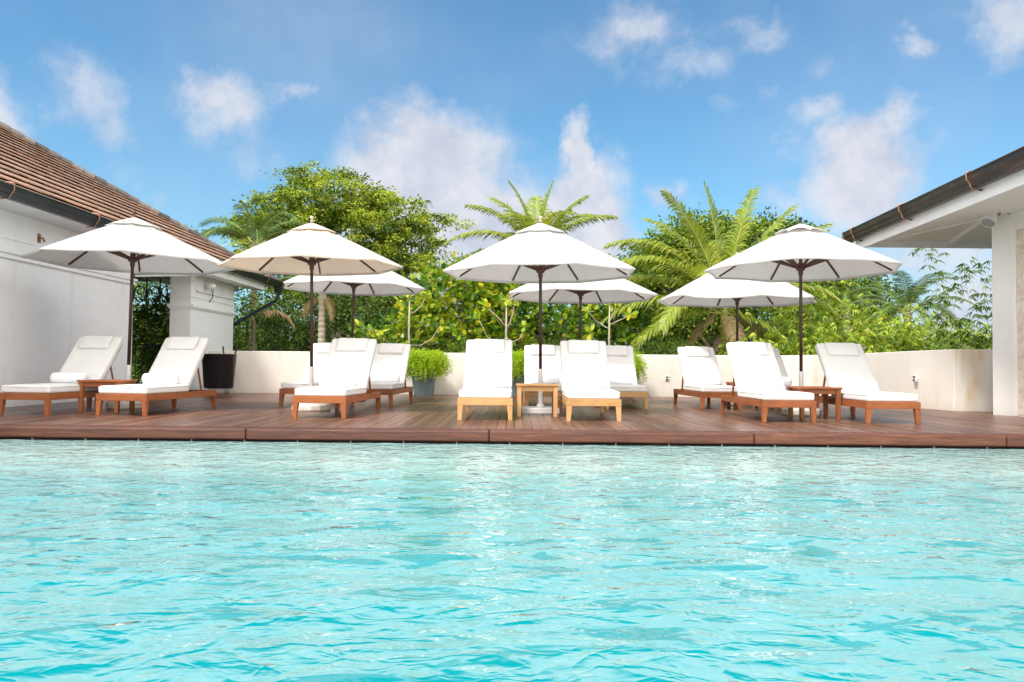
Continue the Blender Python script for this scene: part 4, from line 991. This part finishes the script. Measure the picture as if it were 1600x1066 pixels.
# dry frond beside the house corner
t = tag(empty('dry_palm_frond', (-7.3, 22.6, 0)), 'dry tan palm frond hanging beside the end of the left house', 'frond')
b = MB(); frond(b, (0, 0, 1.95), R_(70), R_(35), 1.3, R_(120), 26, .05, .45, seed=5, hang=.9); b.build('frond', ['leaf_dry', 'frond_stem'], t, tint=True, fix=False)
b = MB(); b.tube([(0, 0, -.9), (0, 0, 1.9)], .05, 6); b.build('stem', 'bark', t)

# bamboo: arching canes with fans of narrow leaves
def bamboo(loc, canes, seed, label, mat='leaf_bamboo', group='bamboo clumps behind the wall', L=.21, W=.026, nf=30, cane_r=.012, fan=7, spread=.22, cat='bamboo', name='bamboo_clump'):
    t = tag(empty(name, loc), label, cat, group); rg = np.random.default_rng(seed); b = MB(); Vs = []; Ts = []
    for (dx, dy, h_, arc, az) in canes:
        hx, hy = math.sin(az), math.cos(az); P = []
        for k in range(11):
            u_ = k / 10; P.append(np.array([dx + hx * arc * u_ ** 2.2, dy + hy * arc * u_ ** 2.2, -.9 + (h_ + .9) * (u_ - .22 * (arc / max(h_, 1)) * u_ ** 3)]))
        b.tube([tuple(p) for p in P], [cane_r * (1 - .8 * k / 10) for k in range(11)], 5)
        for j in range(nf):
            u_ = rg.uniform(.32, 1.0); f_ = u_ * 10; i = min(int(f_), 9); c = P[i] * (1 - f_ + i) + P[i + 1] * (f_ - i)
            c = c + rg.normal(size=3) * spread * np.array([1, 1, .6]); hd = rg.uniform(0, 2 * math.pi); fd = np.array([math.cos(hd), math.sin(hd), -.25])
            sd_ = np.array([-math.sin(hd), math.cos(hd), 0]); aa = np.linspace(-1.1, 1.1, fan) + rg.normal(size=fan) * .15
            D = unit(fd[None] * np.cos(aa)[:, None] + sd_[None] * np.sin(aa)[:, None] + np.array([0, 0, -.35]))
            v_, k_ = leaves(np.tile(c, (fan, 1)), D, unit(rg.normal(size=(fan, 3)) * .5 + np.array([0, 0, 1])), L * rg.uniform(.6, 1.2, fan), np.full(fan, W) * rg.uniform(.8, 1.3, fan), 'blade')
            Vs.append(v_); Ts.append(np.full(fan, rg.normal(.55, .25)) + rg.normal(0, .1, fan))
    b.build('canes', 'frond_stem', t, smooth=True); V = np.concatenate(Vs); npmesh('leaves', V, 6, mat, np.concatenate(Ts), t)
    return t


rg = random.Random(12)
for i, (x, y, h_, sp_, nc, lab) in enumerate([
    (6.9, 20.6, 1.75, 1.2, 34, 'low pale bamboo clump right of the coconut palm trunk'), (8.4, 20.6, 1.95, 1.2, 38, 'pale bamboo clump behind the right front umbrella pole'), (9.9, 21.2, 2.25, 1.2, 42, 'tall arching bamboo clump behind the right end lounger'),
    (11.4, 22, 2.1, 1.2, 40, 'bamboo clump below the dark royal palm'), (12.4, 22.2, 1.9, 1.1, 46, 'low bamboo clump by the pavilion end of the wall'), (8.9, 23.6, 3.1, 1.5, 44, 'high bamboo clump behind the right front umbrella')]):
    cs = [(rg.uniform(-sp_, sp_), rg.uniform(-.9, .9), h_ * rg.uniform(.75, 1.12), rg.uniform(.2, 1.0), rg.uniform(0, 6.28)) for _ in range(nc)]
    bamboo((x, y, 0), cs, 80 + i, lab)
cs = [(0, 0, 3.9, .9, -1.2), (.2, .1, 3.6, .5, -2.0), (.5, -.1, 4.1, .5, -1.6), (-.1, .2, 2.7, .7, -1.4), (.35, 0, 2.2, .6, -1.8), (.1, -.2, 1.9, .4, 1.5), (.5, .2, 3.1, .4, -2.6), (-.1, 0, 1.6, .5, -1.5), (.7, .1, 3.3, .3, 1.0)]
bamboo((11.0, 19.2, 0), cs, 99, 'loose dark bamboo sprays against the sky beside the pavilion column', mat='leaf_spray', L=.235, W=.032, nf=50, fan=5, spread=.26, cane_r=.007)
# shaded shrubs seen through the porch opening
for i, (x, y, h_, lab) in enumerate([(-9.0, 20.8, 2.3, 'dark shrub inside the porch opening behind the iron screen'), (-11.0, 25.5, 4.6, 'sunlit shrub farther back behind the porch opening')]):
    tree('garden_shrub', (x, y, 0), [(0, 0, h_ * .6, .9 + .8 * i, .6, h_ * .5), (.4, 0, h_ * .25, .9 + .8 * i, .6, .6)], 6500 + 6000 * i, .15, .05, 'leaf_dark' if i == 0 else 'leaf_tree', 70 + i, lab, 'shrubs behind the porch', r0=.04, nl=8, csize=.35, cn=22, shell=.4, cat='shrub', top=h_ * .7)
# the far wood that closes the view between the trees
rgn = np.random.default_rng(5)
bl = [(x, 40 + rgn.uniform(-1, 3), rgn.uniform(.9, 1.7), 2.4, 1.5, rgn.uniform(1.5, 2.4)) for x in np.arange(-19, 17.5, 1.7)]
o_, _ = crown('far_wood', bl, 45000, .30, .16, 'leaf_dark', 91, None, csize=.9, cn=24, shell=.4, tmean=.6, tvar=.5)
tag(o_, 'far green wood closing the view behind the trees', 'wood', kind='stuff')


# ------------------------------------------------------------------ fern planters
def make_planter(seed):
    t = empty('fern_planter'); b = MB(); b.taper((-.19, .19, -.19, .19), (-.275, .275, -.275, .275), 0, .66)
    b.build('pot', 'slate_pot', t, bevel=.008)
    b = MB(); b.box(-.255, .255, -.255, .255, .661, .672); b.build('soil', 'soil', t)
    rg = np.random.default_rng(seed); Vs = []; Ts = []
    n = 800
    for j in range(n):
        az = rg.uniform(0, 2 * math.pi); e_ = rg.uniform(.15, 1.5); Ln = rg.uniform(.34, .64); h_ = np.array([math.cos(az), math.sin(az), 0])
        p = np.array([rg.uniform(-.16, .16), rg.uniform(-.16, .16), .67]); e1 = e_; tt = rg.uniform(.1, 1.0); steps = 9
        for k in range(steps):
            d = h_ * math.cos(e1) + np.array([0, 0, math.sin(e1)]); p = p + d * Ln / steps; e1 -= rg.uniform(.16, .34) * (1.15 if k > 2 else .7)
            m_ = 6; P = np.tile(p, (m_, 1)) + rg.normal(size=(m_, 3)) * .012
            v_, _k = leaves(P, unit(rg.normal(size=(m_, 3)) + d * .6), rg.normal(size=(m_, 3)), rg.uniform(.03, .06, m_), np.full(m_, .016), 'quad'); Vs.append(v_)
            Ts.append(np.full(m_, .35 + .4 * tt) + rg.normal(0, .12, m_))
    npmesh('foliage', np.concatenate(Vs), 4, 'leaf_fern', np.concatenate(Ts), t)
    return t


fp = make_planter(3); G_ = 'grey planters of bright asparagus fern along the wall'
for i, (x, y, lab) in enumerate([(-1.93, 17.62, 'grey blue planter of bright fern at the left, trailing over its right side'), (.17, 17.75, 'grey blue planter of bright fern between the middle loungers'), (2.42, 17.75, 'fern planter almost hidden behind the pale back row lounger')]):
    o_ = fp if i == 0 else copy_tree(fp); o_.location = (x, y, 0); o_.rotation_euler = (0, 0, i * 1.57); tag(o_, lab, 'planter', G_)
